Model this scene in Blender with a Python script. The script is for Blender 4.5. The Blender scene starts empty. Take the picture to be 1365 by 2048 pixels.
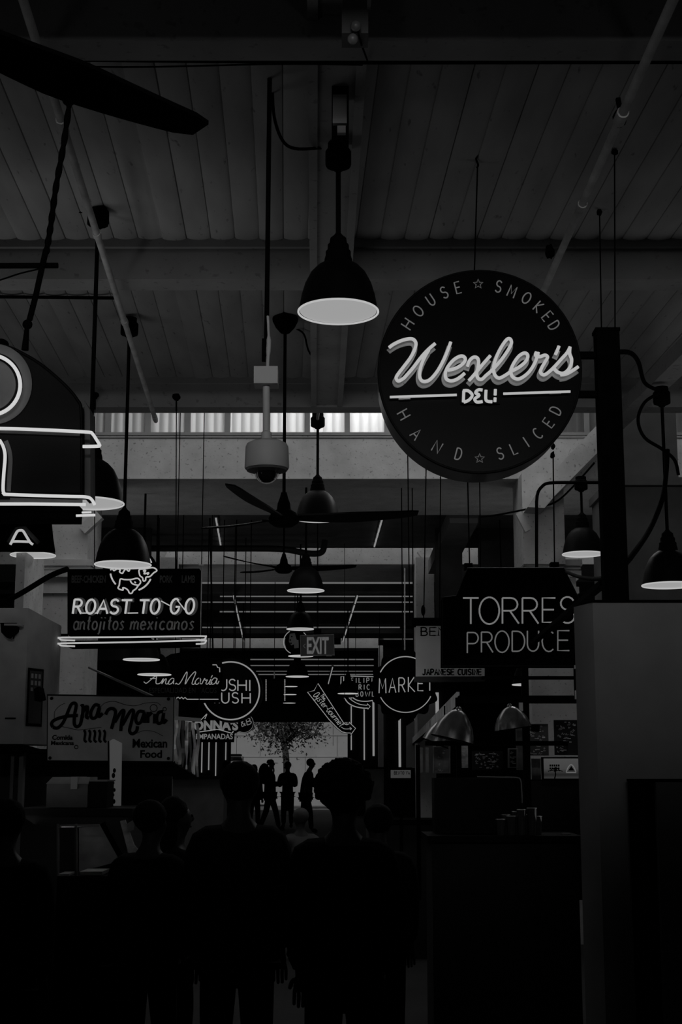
import bpy, math, random
from math import sin, cos, pi, atan2, hypot, radians
from mathutils import Vector, Matrix, noise as mnoise
C = bpy.context.scene.collection
SC = bpy.context.scene
# ------------------------------------------------------------------ camera, world, light, exposure
FPX, EYE = 2844.0, 1.68
TH = math.atan(521 / FPX)
cam = bpy.data.cameras.new('camera'); camo = bpy.data.objects.new('camera', cam); C.objects.link(camo)
cam.sensor_fit = 'HORIZONTAL'; cam.sensor_width = 24.0; cam.lens = 24.0 * FPX / 1365
camo.location = (0, 0, EYE); camo.rotation_euler = (pi / 2 + TH, 0, 0); cam.clip_end = 300
SC.camera = camo
W = bpy.data.worlds.new('world'); SC.world = W; W.use_nodes = True
W.node_tree.nodes['Background'].inputs[0].default_value = (1, 1, 1, 1)
W.node_tree.nodes['Background'].inputs[1].default_value = 0.0012
SC.view_settings.view_transform = 'Standard'; SC.view_settings.look = 'None'
SC.view_settings.exposure = 0.0; SC.view_settings.gamma = 1.0; SC.view_settings.use_curve_mapping = False
SC.cycles.use_denoising = True
SC.cycles.max_bounces = 5

def sun(energy, rot):
    l = bpy.data.lights.new('sun', 'SUN'); l.energy = energy; l.angle = radians(1)
    o = bpy.data.objects.new('sun', l); o.rotation_euler = rot; C.objects.link(o)
def area(loc, target, sx, sy, energy, spread=180):
    l = bpy.data.lights.new('unseen_light', 'AREA'); l.shape = 'RECTANGLE'; l.size = sx; l.size_y = sy; l.energy = energy; l.spread = radians(spread)
    o = bpy.data.objects.new('unseen_light', l); o.location = loc
    o.rotation_euler = (Vector(target) - Vector(loc)).to_track_quat('-Z', 'Y').to_euler(); C.objects.link(o)
sun(1.0, (radians(58), 0, radians(-14)))                          # daylight on the street beyond the far door
area((-3.7, 8.4, EYE + .9), (-2.2, 8.6, EYE + 3.3), 1.2, 4.5, 6.6, 150)   # unseen fill lights added to brighten the ceiling
area((3.9, 9.6, EYE + .9), (2.2, 9.4, EYE + 3.3), 1.2, 4.5, 4.6, 150)
area((-.3, 10.3, EYE - .25), (-.3, 10.0, EYE + 3.3), 2.4, 1.6, 1.5, 140)
area((-2.3, 7.0, EYE + 1.2), (-1.08, 8.0, EYE + 3.3), .3, .3, .16, 44)  # small unseen light added for a brighter patch of ceiling
for x_ in (-2.2, 2.2): area((x_, 1.6, EYE + .9), (x_ * .3, 5.5, EYE + 3.2), .6, .6, .35, 120)   # unseen fill lights added for the nearest roof beam
for x_ in (-1.7, 0, 1.7): area((x_, -1.5, EYE + 2.75), (x_ * 1.6, 10, EYE + 2.4), 1.5, .4, 3.6, 40)       # unseen front fill added behind the camera
area((-3.4, 15.6, EYE + .9), (-1.0, 15.9, EYE + 3.1), 1.5, 1.5, 5, 160)  # this and the next two: unseen uplights added to brighten the portal soffits
area((2.6, 15.6, EYE + .9), (.6, 15.9, EYE + 3.1), 1.5, 1.5, 3.5, 160)
area((-3.0, 23.0, EYE + .8), (-.8, 23.2, EYE + 3.1), 1.5, 1.5, 4, 160)
area((.1, 15.75, EYE + 4.15), (-.8, 14.6, EYE + 3.9), 7.0, .5, 75, 170)   # day behind the corrugated clerestory sheets

# ------------------------------------------------------------------ helpers
def at(px, py, Y):
    u = (px - 682.5) / FPX; v = (1024 - py) / FPX
    t = Y / (cos(TH) - v * sin(TH))
    return Vector((u * t, Y, EYE + t * (sin(TH) + v * cos(TH))))
def mpp(py, Y):                                                    # metres one pixel spans at that row and distance
    return Y / (cos(TH) - (1024 - py) / FPX * sin(TH)) / FPX
ORG = {}
def ceil_h(Y):                                                      # underside of the roof above that distance
    for y, h in ((11.7, 3.3), (14.8, 4.44), (16.96, 3.07), (20.95, 3.3), (22, 3.97), (24.1, 3.2), (31, 3.51), (32.3, 3.0), (33.8, 2.84)):
        if Y < y: return EYE + h
    return EYE + 3.1
def cat(pts, sub=5, closed=False):
    n = len(pts)
    if n < 3: return list(pts)
    out = []
    for i in range(n if closed else n - 1):
        if closed: p = [pts[(i + k) % n] for k in (-1, 0, 1, 2)]
        else: p = [pts[max(0, i - 1)], pts[i], pts[i + 1], pts[min(n - 1, i + 2)]]
        for s in range(sub):
            t = s / sub
            out.append(tuple(.5 * (2 * b + (c - a) * t + (2 * a - 5 * b + 4 * c - d) * t * t + (3 * b - a - 3 * c + d) * t ** 3) for a, b, c, d in zip(*p)))
    if not closed: out.append(tuple(pts[-1]))
    return out
class MB:
    def __init__(s): s.v = []; s.f = []
    def add(s, vs, fs):
        b = len(s.v); s.v += [tuple(x) for x in vs]; s.f += [tuple(b + i for i in f) for f in fs]; return s
    def box(s, a, b):
        x0, x1 = sorted((a[0], b[0])); y0, y1 = sorted((a[1], b[1])); z0, z1 = sorted((a[2], b[2]))
        return s.add([(x0, y0, z0), (x1, y0, z0), (x1, y1, z0), (x0, y1, z0), (x0, y0, z1), (x1, y0, z1), (x1, y1, z1), (x0, y1, z1)],
                     [(3, 2, 1, 0), (4, 5, 6, 7), (0, 1, 5, 4), (1, 2, 6, 5), (2, 3, 7, 6), (3, 0, 4, 7)])
    def bar(s, p, q, w, h=None, up=(0, 0, 1)):
        p = Vector(p); q = Vector(q); d = (q - p).normalized(); up = Vector(up)
        if abs(d.dot(up)) > .98: up = Vector((0, 1, 0))
        a = d.cross(up).normalized(); c = a.cross(d).normalized(); h = h or w
        vs = [e + a * (i * w / 2) + c * (j * h / 2) for e in (p, q) for i, j in ((-1, -1), (1, -1), (1, 1), (-1, 1))]
        return s.add(vs, [(0, 1, 2, 3), (7, 6, 5, 4), (1, 0, 4, 5), (2, 1, 5, 6), (3, 2, 6, 7), (0, 3, 7, 4)])
    def tube(s, pts, r, n=8, closed=False, flat=1.0):
        P = [Vector(p) for p in pts]; q = [P[0]]
        for p in P[1:]:
            if (p - q[-1]).length > 1e-5: q.append(p)
        P = q; m = len(P)
        if m < 2: return s
        T = []
        for i in range(m):
            a = P[i - 1] if i or closed else P[0]; c = P[(i + 1) % m] if i < m - 1 or closed else P[-1]
            d = c - a; T.append(d.normalized() if d.length > 1e-8 else (P[min(i + 1, m - 1)] - P[i]).normalized())
        ref = Vector((0, 1, 0)) if abs(T[0].y) < .9 else Vector((1, 0, 0))
        N = (ref - T[0] * ref.dot(T[0])).normalized(); vs = []
        for i in range(m):
            N = N - T[i] * N.dot(T[i]); N.normalize(); B = T[i].cross(N)
            rr = r[i] if isinstance(r, (list, tuple)) else r
            for k in range(n):
                a = 2 * pi * (k + .5) / n; o = N * (cos(a) * rr) + B * (sin(a) * rr); o.y *= flat
                vs.append(P[i] + o)
        fs = [(i * n + k, i * n + (k + 1) % n, ((i + 1) % m) * n + (k + 1) % n, ((i + 1) % m) * n + k) for i in range(m if closed else m - 1) for k in range(n)]
        if not closed: fs += [tuple(range(n))[::-1], tuple(range((m - 1) * n, m * n))]
        return s.add(vs, fs)
    def lathe(s, prof, c=(0, 0, 0), n=28, sq=None):
        vs = []; fs = []; m = len(prof)
        for r, z in prof:
            for k in range(n):
                a = 2 * pi * k / n; vs.append((c[0] + r * cos(a), c[1] + r * sin(a), c[2] + z))
        for i in range(m - 1):
            for k in range(n): fs.append((i * n + k, i * n + (k + 1) % n, (i + 1) * n + (k + 1) % n, (i + 1) * n + k))
        if prof[0][0] > 1e-4: fs.append(tuple(range(n))[::-1])
        if prof[-1][0] > 1e-4: fs.append(tuple(range((m - 1) * n, m * n)))
        return s.add(vs, fs)
    def shell(s, prof, c=(0, 0, 0), n=28):                          # lathe without caps
        k = len(s.f); s.lathe(prof, c, n); s.f = [f for i, f in enumerate(s.f) if i < k or len(f) == 4]; return s
    def prism(s, poly, y0, y1):                                     # poly of (x, z) in world units
        n = len(poly)
        if sum(poly[i][0] * poly[(i + 1) % n][1] - poly[(i + 1) % n][0] * poly[i][1] for i in range(n)) < 0: poly = poly[::-1]
        vs = [(x, y0, z) for x, z in poly] + [(x, y1, z) for x, z in poly]
        return s.add(vs, [tuple(range(n)), tuple(range(n, 2 * n))[::-1]] + [(i, i + n, (i + 1) % n + n, (i + 1) % n) for i in range(n)])
    def ball(s, c, r, n=12, m=8, rough=0, seed=0):
        rx, ry, rz = r if isinstance(r, (tuple, list)) else (r, r, r); vs = []; fs = []
        for j in range(m + 1):
            for k in range(n):
                a = 2 * pi * k / n; b = pi * j / m - pi / 2; d = Vector((cos(b) * cos(a), cos(b) * sin(a), sin(b)))
                g = 1 + (rough * mnoise.noise(d * 5 + Vector((seed, 0, 0))) + rough * .7 * mnoise.noise(d * 11 + Vector((0, seed, 0))) if rough else 0)
                vs.append((c[0] + rx * d.x * g, c[1] + ry * d.y * g, c[2] + rz * d.z * g))
        for j in range(m):
            for k in range(n): fs.append((j * n + k, j * n + (k + 1) % n, (j + 1) * n + (k + 1) % n, (j + 1) * n + k))
        return s.add(vs, fs)
    def build(s, name, mat, parent=None, origin=None, angle=38):
        me = bpy.data.meshes.new(name)
        if parent is not None: o0 = ORG[parent.name]
        elif origin is not None: o0 = Vector(origin)
        else:
            xs, ys, zs = zip(*s.v); o0 = Vector(((min(xs) + max(xs)) / 2, (min(ys) + max(ys)) / 2, min(zs)))
        me.from_pydata([(x - o0.x, y - o0.y, z - o0.z) for x, y, z in s.v], [], s.f)
        me.update(); me.polygons.foreach_set('use_smooth', [True] * len(me.polygons))
        me.set_sharp_from_angle(angle=radians(angle)); me.materials.append(mat)
        ob = bpy.data.objects.new(name, me); C.objects.link(ob); ORG[ob.name] = o0
        if parent is not None: ob.parent = parent
        else: ob.location = o0
        return ob
def tag(o, label=None, category=None, group=None, kind=None):
    for k, v in (('label', label), ('category', category), ('group', group), ('kind', kind)):
        if v: o[k] = v
    return o
def thing(name, label, category, loc, group=None):
    o = bpy.data.objects.new(name, None); C.objects.link(o); o.location = loc; o.empty_display_size = .1
    ORG[o.name] = Vector(loc); return tag(o, label, category, group)
def struct(name, mb, mat, label=None):
    o = mb.build(name, mat); o['kind'] = 'structure'
    if label: o['label'] = label
    return o
def part(name, mb, mat, parent): return mb.build(name, mat, parent)

def M(name, v, rough=.75, var=.2, scale=6.0, bump=0.0, metal=0.0, spec=.3, specks=0.0, stretch=1.0, sp0=.3):
    m = bpy.data.materials.new(name); m.use_nodes = True; nt = m.node_tree; b = nt.nodes['Principled BSDF']
    b.inputs['Roughness'].default_value = rough; b.inputs['Metallic'].default_value = metal; b.inputs['Specular IOR Level'].default_value = spec
    if not var: b.inputs['Base Color'].default_value = (v, v, v, 1); return m
    tc = nt.nodes.new('ShaderNodeTexCoord'); nz = nt.nodes.new('ShaderNodeTexNoise'); nz.inputs['Scale'].default_value = scale; nz.inputs['Detail'].default_value = 6
    mp = nt.nodes.new('ShaderNodeMapping'); mp.inputs['Scale'].default_value = (1, stretch, 1); nt.links.new(tc.outputs['Object'], mp.inputs[0]); nt.links.new(mp.outputs[0], nz.inputs['Vector'])
    mr = nt.nodes.new('ShaderNodeMapRange'); mr.inputs[1].default_value = .3; mr.inputs[2].default_value = .7
    mr.inputs[3].default_value = v * (1 - var); mr.inputs[4].default_value = v * (1 + var)
    nt.links.new(nz.outputs[0], mr.inputs[0]); out = mr.outputs[0]
    if specks:                                                      # chipped paint and dirt spots
        n2 = nt.nodes.new('ShaderNodeTexNoise'); n2.inputs['Scale'].default_value = scale * 7; n2.inputs['Detail'].default_value = 3
        nt.links.new(mp.outputs[0], n2.inputs['Vector'])
        m2 = nt.nodes.new('ShaderNodeMapRange'); m2.inputs[1].default_value = sp0; m2.inputs[2].default_value = sp0 + .08; m2.inputs[3].default_value = 1 - specks; m2.inputs[4].default_value = 1
        nt.links.new(n2.outputs[0], m2.inputs[0]); mu = nt.nodes.new('ShaderNodeMath'); mu.operation = 'MULTIPLY'
        nt.links.new(out, mu.inputs[0]); nt.links.new(m2.outputs[0], mu.inputs[1]); out = mu.outputs[0]
    cc = nt.nodes.new('ShaderNodeCombineColor')
    for i in range(3): nt.links.new(out, cc.inputs[i])
    nt.links.new(cc.outputs[0], b.inputs['Base Color'])
    if bump:
        bp = nt.nodes.new('ShaderNodeBump'); bp.inputs['Strength'].default_value = bump; bp.inputs['Distance'].default_value = .02
        nt.links.new(nz.outputs[0], bp.inputs['Height']); nt.links.new(bp.outputs[0], b.inputs['Normal'])
    return m
def E(name, s):
    m = bpy.data.materials.new(name); m.use_nodes = True; b = m.node_tree.nodes['Principled BSDF']
    b.inputs['Base Color'].default_value = (.02, .02, .02, 1); b.inputs['Emission Color'].default_value = (1, 1, 1, 1); b.inputs['Emission Strength'].default_value = s
    b.inputs['Roughness'].default_value = .4; return m
ceilM = M('ceiling_concrete', .34, .9, .18, 4, .2, specks=.5, stretch=.28, sp0=.25)
beamM = M('beam_concrete', .33, .9, .12, 3, .1, specks=.3)
wallM = M('plaster_concrete', .5, .92, .12, 5, .35, specks=.5)
darkbeamM = M('dark_roof_paint', .10, .85, .2, 4)
soffitM = M('roof_boards', .17, .9, .2, 3, .1)
floorM = M('dark_floor', .012, .7, .3, 3)
darkwallM = M('dark_wall', .02, .85, .3, 2)
blackM = M('black_enamel', .004, .45, .3, 12, spec=.05)
matteM = M('black_matte', .003, .9, .3, 12, spec=.02)
signM = M('sign_black', .0025, .8, .3, 9, spec=.0)
pipeM = M('pipe_paint', .55, .6, .2, 9, .1)
whiteM = M('white_plastic', .62, .5, .06, 8)
letterM = M('painted_letter', .42, .6, .1, 14)
channelM = M('letter_channel', .5, .6, .1, 14)
greyM = M('grey_panel', .28, .7, .15, 3)
dimpaintM = M('faded_letter', .32, .7, .35, 10)
steelM = M('brushed_steel', .35, .32, .2, 15, metal=1)
clothM = M('dark_cloth', .008, .95, .3, 20, .2, spec=.05)
cloth2M = M('charcoal_cloth', .014, .95, .3, 20, .2, spec=.05)
skinM = M('skin', .03, .6, .08, 14)
hairM = M('dark_hair', .004, .8, .4, 30, .3, spec=.1)
lampM = E('lamp_diffuser', .33); lampRimM = E('lamp_lip_glass', .47)
neonA = E('neon_bright', .6); neonB = E('neon_white', .43); neonC = E('neon_grey', .24); neonD = E('neon_soft', .15); neonE = E('neon_faint', .07)
dayM = E('day_glass', .22); stripM = E('day_strip', .115); skyM = E('skylight_glass', .82); sky2M = E('skylight_glass_far', .33)

# ------------------------------------------------------------------ stroke lettering
def arc(cx, cy, rx, ry, a0, a1, n=12): return [(cx + rx * cos(radians(a0 + (a1 - a0) * i / n)), cy + ry * sin(radians(a0 + (a1 - a0) * i / n))) for i in range(n + 1)]
_bow = lambda y0, y1, w=.9: [(0, y1), (w * .55, y1)] + arc(w * .55, (y0 + y1) / 2, w * .45, (y1 - y0) / 2, 90, -90, 8) + [(0, y0)]
SF = {
 'A': [[(0, 0), (.5, 1), (1, 0)], [(.2, .36), (.8, .36)]],
 'B': [[(0, 0), (0, 1)], _bow(.52, 1, .82), _bow(0, .52, .95)],
 'C': [arc(.55, .5, .55, .5, 50, 310)], 'D': [[(0, 0), (0, 1)], [(0, 1), (.4, 1)] + arc(.4, .5, .6, .5, 90, -90) + [(0, 0)]],
 'E': [[(.9, 1), (0, 1), (0, 0), (.9, 0)], [(0, .52), (.8, .52)]], 'F': [[(.9, 1), (0, 1), (0, 0)], [(0, .52), (.75, .52)]],
 'G': [arc(.52, .5, .52, .5, 50, 355) + [(.6, .46)]], 'H': [[(0, 0), (0, 1)], [(1, 0), (1, 1)], [(0, .52), (1, .52)]],
 'I': [[(.5, 0), (.5, 1)]], 'J': [[(.8, 1), (.8, .28)] + arc(.42, .28, .38, .28, 0, -165)],
 'K': [[(0, 0), (0, 1)], [(.9, 1), (.05, .45), (1, 0)]], 'L': [[(0, 1), (0, 0), (.85, 0)]],
 'M': [[(0, 0), (.06, 1), (.5, .3), (.94, 1), (1, 0)]], 'N': [[(0, 0), (0, 1), (1, 0), (1, 1)]],
 'O': [arc(.5, .5, .5, .5, 92, 450, 22)], 'P': [[(0, 0), (0, 1)], _bow(.46, 1, .95)],
 'R': [[(0, 0), (0, 1)], _bow(.5, 1, .92), [(.45, .5), (1, 0)]],
 'S': [arc(.5, .755, .44, .245, 25, 270, 10) + arc(.5, .255, .48, .255, 90, -155, 10)[1:]],
 'T': [[(0, 1), (1, 1)], [(.5, 1), (.5, 0)]], 'U': [[(0, 1), (0, .35)] + arc(.5, .35, .5, .35, 180, 360) + [(1, 1)]],
 'V': [[(0, 1), (.5, 0), (1, 1)]], 'W': [[(0, 1), (.25, 0), (.5, .8), (.75, 0), (1, 1)]], 'X': [[(0, 0), (1, 1)], [(0, 1), (1, 0)]], 'Y': [[(0, 1), (.5, .5), (1, 1)], [(.5, .5), (.5, 0)]],
 '-': [[(.1, .4), (.9, .4)]], "'": [[(.5, 1), (.4, .75)]], '&': [[(1, 0), (.2, .75), (.35, 1), (.6, .85), (.1, .35), (.2, .02), (.6, .05), (.95, .45)]], '<': [[(1, 1), (0, .5), (1, 0)]],
 'a': [arc(.45, .28, .45, .28, 40, 330) , [(.9, .56), (.88, .1), (1.05, 0)]], 'c': [arc(.5, .28, .48, .28, 45, 320)], 'e': [[(.05, .28), (.9, .32)] + arc(.48, .28, .45, .28, 10, 325)],
 'i': [[(.5, .56), (.45, .05), (.65, 0)], [(.56, .78), (.6, .84)]], 'j': [[(.6, .56), (.4, -.2), (.0, -.32)], [(.66, .78), (.7, .84)]], 'm': [[(0, 0), (.06, .56), (.1, .4), (.3, .56), (.45, .5), (.45, 0)], [(.45, .4), (.7, .56), (.9, .48), (.9, .05), (1.05, 0)]],
 'n': [[(0, 0), (.06, .56), (.1, .38), (.5, .56), (.8, .46), (.8, .06), (1, 0)]], 'o': [arc(.48, .28, .48, .28, 90, 450, 16)], 'r': [[(.1, 0), (.16, .56), (.2, .36), (.6, .56), (.9, .5)]],
 's': [[(.85, .5), (.5, .57), (.2, .45), (.5, .3), (.82, .14), (.5, 0), (.08, .06)]], 't': [[(.5, .9), (.4, .1), (.6, 0), (.8, .05)], [(.1, .58), (.85, .6)]], 'u': [[(.05, .56), (.05, .15), (.4, 0), (.8, .2), (.85, .56), (.85, .05), (1.05, 0)]],
 'x': [[(0, 0), (.9, .56)], [(.05, .56), (.85, 0)]], 'y': [[(.05, .56), (.15, .15), (.5, .05), (.8, .3), (.85, .56), (.75, -.2), (.3, -.35), (.05, -.2)]], 'h': [[(.1, 0), (.2, 1), (.15, .35), (.5, .56), (.8, .45), (.8, .05), (1, 0)]],
}
def glyph(mb, ch, Y, x, y, w, h, r, ang=0, slant=0, flat=1.0, n=6, serif=0):
    """one letter: its lower-left corner at pixel (x, y), w by h pixels, turned ang degrees, strokes of radius r pixels, on the plane Y"""
    ca, sa = cos(radians(ang)), sin(radians(ang)); s = mpp(y, Y)
    for st in SF.get(ch, []):
        pts = []
        for gx, gy in st:
            X = gx * w + slant * gy * h; Z = gy * h
            pts.append(at(x + X * ca - Z * sa, y - (X * sa + Z * ca), Y))
        mb.tube(pts, r * s, n, flat=flat)
        if serif:
            for e in (0, -1):
                if len(st) < 9 or e == 0: mb.bar(pts[e] - Vector((serif * s, 0, 0)), pts[e] + Vector((serif * s, 0, 0)), r * s * flat, r * s * .9)
def line_text(mb, txt, Y, x0, y0, x1, y1, h, r, slant=0, gap=.28, flat=1.0, n=6, serif=0, wide=None):
    """a run of letters along the pixel line (x0, y0) - (x1, y1)"""
    wd = lambda c: (wide or {}).get(c, {'I': .25, 'i': .45, "'": .3, ' ': .55, 'M': 1.15, 'W': 1.2, 'm': 1.25, '-': .5, 'j': .5, 't': .7, 'r': .7}.get(c, .85))
    tot = sum(wd(c) + gap for c in txt) - gap; L = hypot(x1 - x0, y1 - y0); u = L / tot; a = math.degrees(atan2(y0 - y1, x1 - x0)); p = 0
    for c in txt:
        w = wd(c)
        if c in 'Ii': ox, gw = p - .15, .55
        else: ox, gw = p, w
        glyph(mb, c, Y, x0 + (x1 - x0) * ox * u / L, y0 + (y1 - y0) * ox * u / L, gw * u, h, r, a, slant, flat, n, serif); p += w + gap
def trace(mb, pts, Y, r, smooth=True, closed=False, flat=1.0, n=8, sub=5):
    """a bent tube through pixel points on the plane Y"""
    q = cat(pts, sub, closed) if smooth else list(pts)
    s = mpp(q[0][1], Y); mb.tube([at(x, y, Y) for x, y in q], r * s, n, closed, flat)
def zz(x0, y0, k):                                                  # points read off an enlarged crop of the photograph
    return lambda pts: [(x0 + x / k, y0 + y / k) for x, y in pts]
def poly(px, Y): return [(p.x, p.z) for p in (at(x, y, Y) for x, y in px)]
def ring(cx, cy, r, a0=0, a1=360, n=48, ry=None): return [(cx + r * cos(radians(a0 + (a1 - a0) * i / n)), cy - (ry or r) * sin(radians(a0 + (a1 - a0) * i / n))) for i in range(n + 1)]
def printed(name, txt, mat, parent, px0, py0, px1, py1, Y, bold=0.0, shear=0.0):
    """printed lettering fitted into a pixel box on the plane Y"""
    cu = bpy.data.curves.new(name, 'FONT'); cu.body = txt; cu.extrude = .01; cu.offset = bold; cu.shear = shear; cu.resolution_u = 3
    t = bpy.data.objects.new(name, cu); C.objects.link(t); dg = bpy.context.evaluated_depsgraph_get()
    me = bpy.data.meshes.new_from_object(t.evaluated_get(dg)); bpy.data.objects.remove(t)
    xs = [v.co.x for v in me.vertices]; ys = [v.co.y for v in me.vertices]; a, b = at(px0, py1, Y), at(px1, py0, Y); o0 = ORG[parent.name]
    for v in me.vertices:
        v.co = Vector((a.x + (v.co.x - min(xs)) / (max(xs) - min(xs)) * (b.x - a.x), Y - v.co.z * .2, a.z + (v.co.y - min(ys)) / (max(ys) - min(ys)) * (b.z - a.z))) - o0
    me.materials.clear(); me.materials.append(mat); o = bpy.data.objects.new(name, me); C.objects.link(o); o.parent = parent; ORG[o.name] = o0; return o
# ------------------------------------------------------------------ setting: floor, walls, roof
H = lambda h: EYE + h
def floor_z(y): return 0.0 if y < 14 else min(.36, (y - 14) * .0112)
fl = MB()
ys = [-3, 6, 14, 20, 26, 32, 38, 46.2]
for a, b in zip(ys, ys[1:]): fl.add([(-9, a, floor_z(a)), (9, a, floor_z(a)), (9, b, floor_z(b)), (-9, b, floor_z(b)), (-9, a, -.2), (9, a, -.2), (9, b, -.2), (-9, b, -.2)], [(0, 1, 2, 3), (7, 6, 5, 4)])
struct('floor', fl, floorM)
struct('wall_back', MB().box((-9, -3.2, 0), (9, -3, H(3.4))), darkwallM)
struct('wall_left', MB().box((-9.2, -3.2, 0), (-9, 46, H(3.6))), darkwallM)
struct('wall_right', MB().box((9, -3.2, 0), (9.2, 46, H(3.6))), darkwallM)
def decking(y0, y1, h, x0=-4.6, x1=4.6, p=.152, sh=-.038):
    mb = MB(); rows = []
    n = int((x1 - x0) / p)
    xs = [x0 + (i + t) * p for i in range(n) for t in (0, .025, .1, .25, .5, .75, .9, .975)] + [x0 + n * p]
    rd = random.Random(4); dz = [rd.uniform(-.005, .005) for _ in range(n + 1)]
    for yy in (y0, (y0 + y1) / 2, y1):
        for x in xs:
            k = (x - x0) / p; t = k - math.floor(k + 1e-6)
            rows.append((x + sh * yy, yy, H(h) + (.004 if abs(t) < .01 or t > .99 else 0) - .016 * max(0, sin(pi * min(1, max(0, t)))) ** .6 + dz[min(n, int(k + 1e-6))]))
    m = len(xs)
    return mb.add(rows, [(j * m + i + 1, j * m + i, (j + 1) * m + i, (j + 1) * m + i + 1) for j in range(2) for i in range(m - 1)])
struct('ceiling', decking(-3, 5.6, 3.3), ceilM)
struct('ceiling', decking(5.7, 8.56, 3.3), ceilM)
struct('ceiling', decking(8.66, 11.72, 3.3), ceilM)
struct('ceiling', MB().box((-9, -3.2, H(3.36)), (9, 11.9, H(3.42))), darkwallM)
struct('ceiling_beam', MB().box((-9, 2.5, H(2.86)), (9, 2.75, H(3.36))), beamM)  # unseen beam added out of frame to shade the roof beams from the front fill
for y0, y1 in ((5.55, 5.72), (8.5, 8.71), (11.67, 11.87)):
    b = MB().box((-9, y0, H(3.04)), (9, y1, H(3.36)))
    b.box((-9, y0 - .035, H(3.24)), (9, y0, H(3.36)))
    struct('ceiling_beam', b, beamM)
pu = MB().bar((.04, 3.0, H(3.30)), (-.115, 11.66, H(3.17)), .23, .22)
for o in (-.115, .105): pu.bar((.04 + o, 3.0, H(3.30)), (-.115 + o, 11.66, H(3.17)), .045, .26)
struct('ceiling_beam', pu, beamM)
# roof well with a skylight over the first portal
struct('ceiling', MB().box((-9, 11.87, H(4.45)), (9, 17.1, H(4.55))).box((-9, 11.75, H(3.36)), (9, 11.87, H(4.5))), darkwallM)
struct('window_1', MB().box((-5, 12.1, H(4.36)), (5, 14.3, H(4.42))), skyM)
po = MB().box((-9, 14.8, H(3.07)), (9, 16.96, H(3.55)))
struct('ceiling_beam', po, wallM)
struct('wall_roof', MB().box((-9, 16.9, H(3.3)), (9, 17.05, H(4.5))), darkwallM)
struct('trim_1', MB().box((-9, 14.785, H(3.545)), (9, 14.9, H(3.575))).box((-9, 14.785, H(3.515)), (9, 14.8, H(3.525))), greyM)
# corrugated translucent sheets, one window to a frame bay
cm = bpy.data.materials.new('corrugated_sheet'); cm.use_nodes = True; nt = cm.node_tree; nt.nodes.remove(nt.nodes['Principled BSDF'])
tr = nt.nodes.new('ShaderNodeBsdfTranslucent'); tr.inputs[0].default_value = (.75, .75, .75, 1); df = nt.nodes.new('ShaderNodeBsdfDiffuse'); df.inputs[0].default_value = (.5, .5, .5, 1)
mx = nt.nodes.new('ShaderNodeMixShader'); mx.inputs[0].default_value = .3; nt.links.new(tr.outputs[0], mx.inputs[1]); nt.links.new(df.outputs[0], mx.inputs[2])
nt.links.new(mx.outputs[0], nt.nodes['Material Output'].inputs[0])
frame = MB(); wn = 2
for k in range(-6, 17):
    a, b = at(222 + 79.7 * k, 850, 14.9).x, at(222 + 79.7 * k + 69, 850, 14.9).x
    s = MB(); n = 42
    vs = [(a + (b - a) * i / n, 14.92 + .022 * (abs(sin(pi * (a + (b - a) * i / n) / .098)) - .5), z) for z in (H(3.57), H(4.44)) for i in range(n + 1)]
    s.add(vs, [(i, i + 1, n + 2 + i, n + 1 + i) for i in range(n)])
    struct('window_%d' % wn, s, cm); wn += 1
    frame.box((b, 14.86, H(3.545)), (b + at(10.7 + 682.5, 850, 14.9).x, 14.96, H(4.45)))
struct('trim_2', frame, greyM)
# the darker halls beyond the first portal
struct('ceiling', MB().box((-9, 17, H(3.3)), (9, 20.95, H(3.4))).box((-9, 20.9, H(3.3)), (9, 21, H(4))).box((-9, 20.9, H(3.98)), (9, 22.9, H(4.05))), soffitM)
struct('window_30', MB().box((-5, 21.05, H(3.9)), (5, 21.9, H(3.95))), skyM)
struct('ceiling_beam', MB().box((-9, 22.0, H(3.2)), (9, 24.1, H(3.98))), wallM)
struct('ceiling', MB().box((-9, 24.1, H(3.52)), (9, 31.9, H(3.6))), darkbeamM)
w = 31
for i, (Y, h) in enumerate(((24.12, 3.2), (25.7, 3.16), (26.6, 3.16), (28.1, 3.15), (31.0, 3.13))):
    if i: struct('ceiling_beam', MB().box((-9, Y - .3, H(h)), (9, Y, H(3.52))), darkbeamM)
    t = (.022, .016, .014, .02, .022)[i]
    x0, x1 = at((400, 440, 400, 440, 400)[i], 1200, Y).x, at((830, 830, 834, 832, 800)[i], 1200, Y).x
    struct('window_%d' % w, MB().box((x0, Y + .02, H(h - t)), (x1, Y + .05, H(h + .1))), stripM); w += 1
struct('ceiling', MB().box((-9, 31.05, H(3.5)), (9, 33.0, H(3.6))).box((-9, 31.06, H(3.14)), (9, 31.15, H(3.55))).box((-9, 31.15, H(3.0)), (9, 32.3, H(3.1))).box((-9, 32.2, H(3.0)), (9, 32.3, H(3.5))), darkbeamM)
struct('window_36', MB().box((-5, 32.4, H(3.38)), (5, 32.9, H(3.42))), skyM)
struct('ceiling_beam', MB().box((at(250, 1290, 33).x, 33.0, H(2.84)), (at(757, 1290, 33).x, 33.8, H(3.5))), wallM)
struct('ceiling', MB().box((-9, 33.8, H(3.1)), (9, 46, H(3.2))), darkbeamM)
w = 37
for Y, h, t in ((36.1, 2.83, .025), (38.2, 2.83, .022), (40.0, 2.8, .015), (41.7, 2.83, .025)):
    struct('ceiling_beam', MB().box((-9, Y - .3, H(h)), (9, Y, H(3.12))), darkbeamM)
    x0, x1 = at(500, 1330, Y).x, at(748, 1330, Y).x
    struct('window_%d' % w, MB().box((x0, Y + .02, H(h - t)), (x1, Y + .05, H(h + .1))), stripM); w += 1
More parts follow.
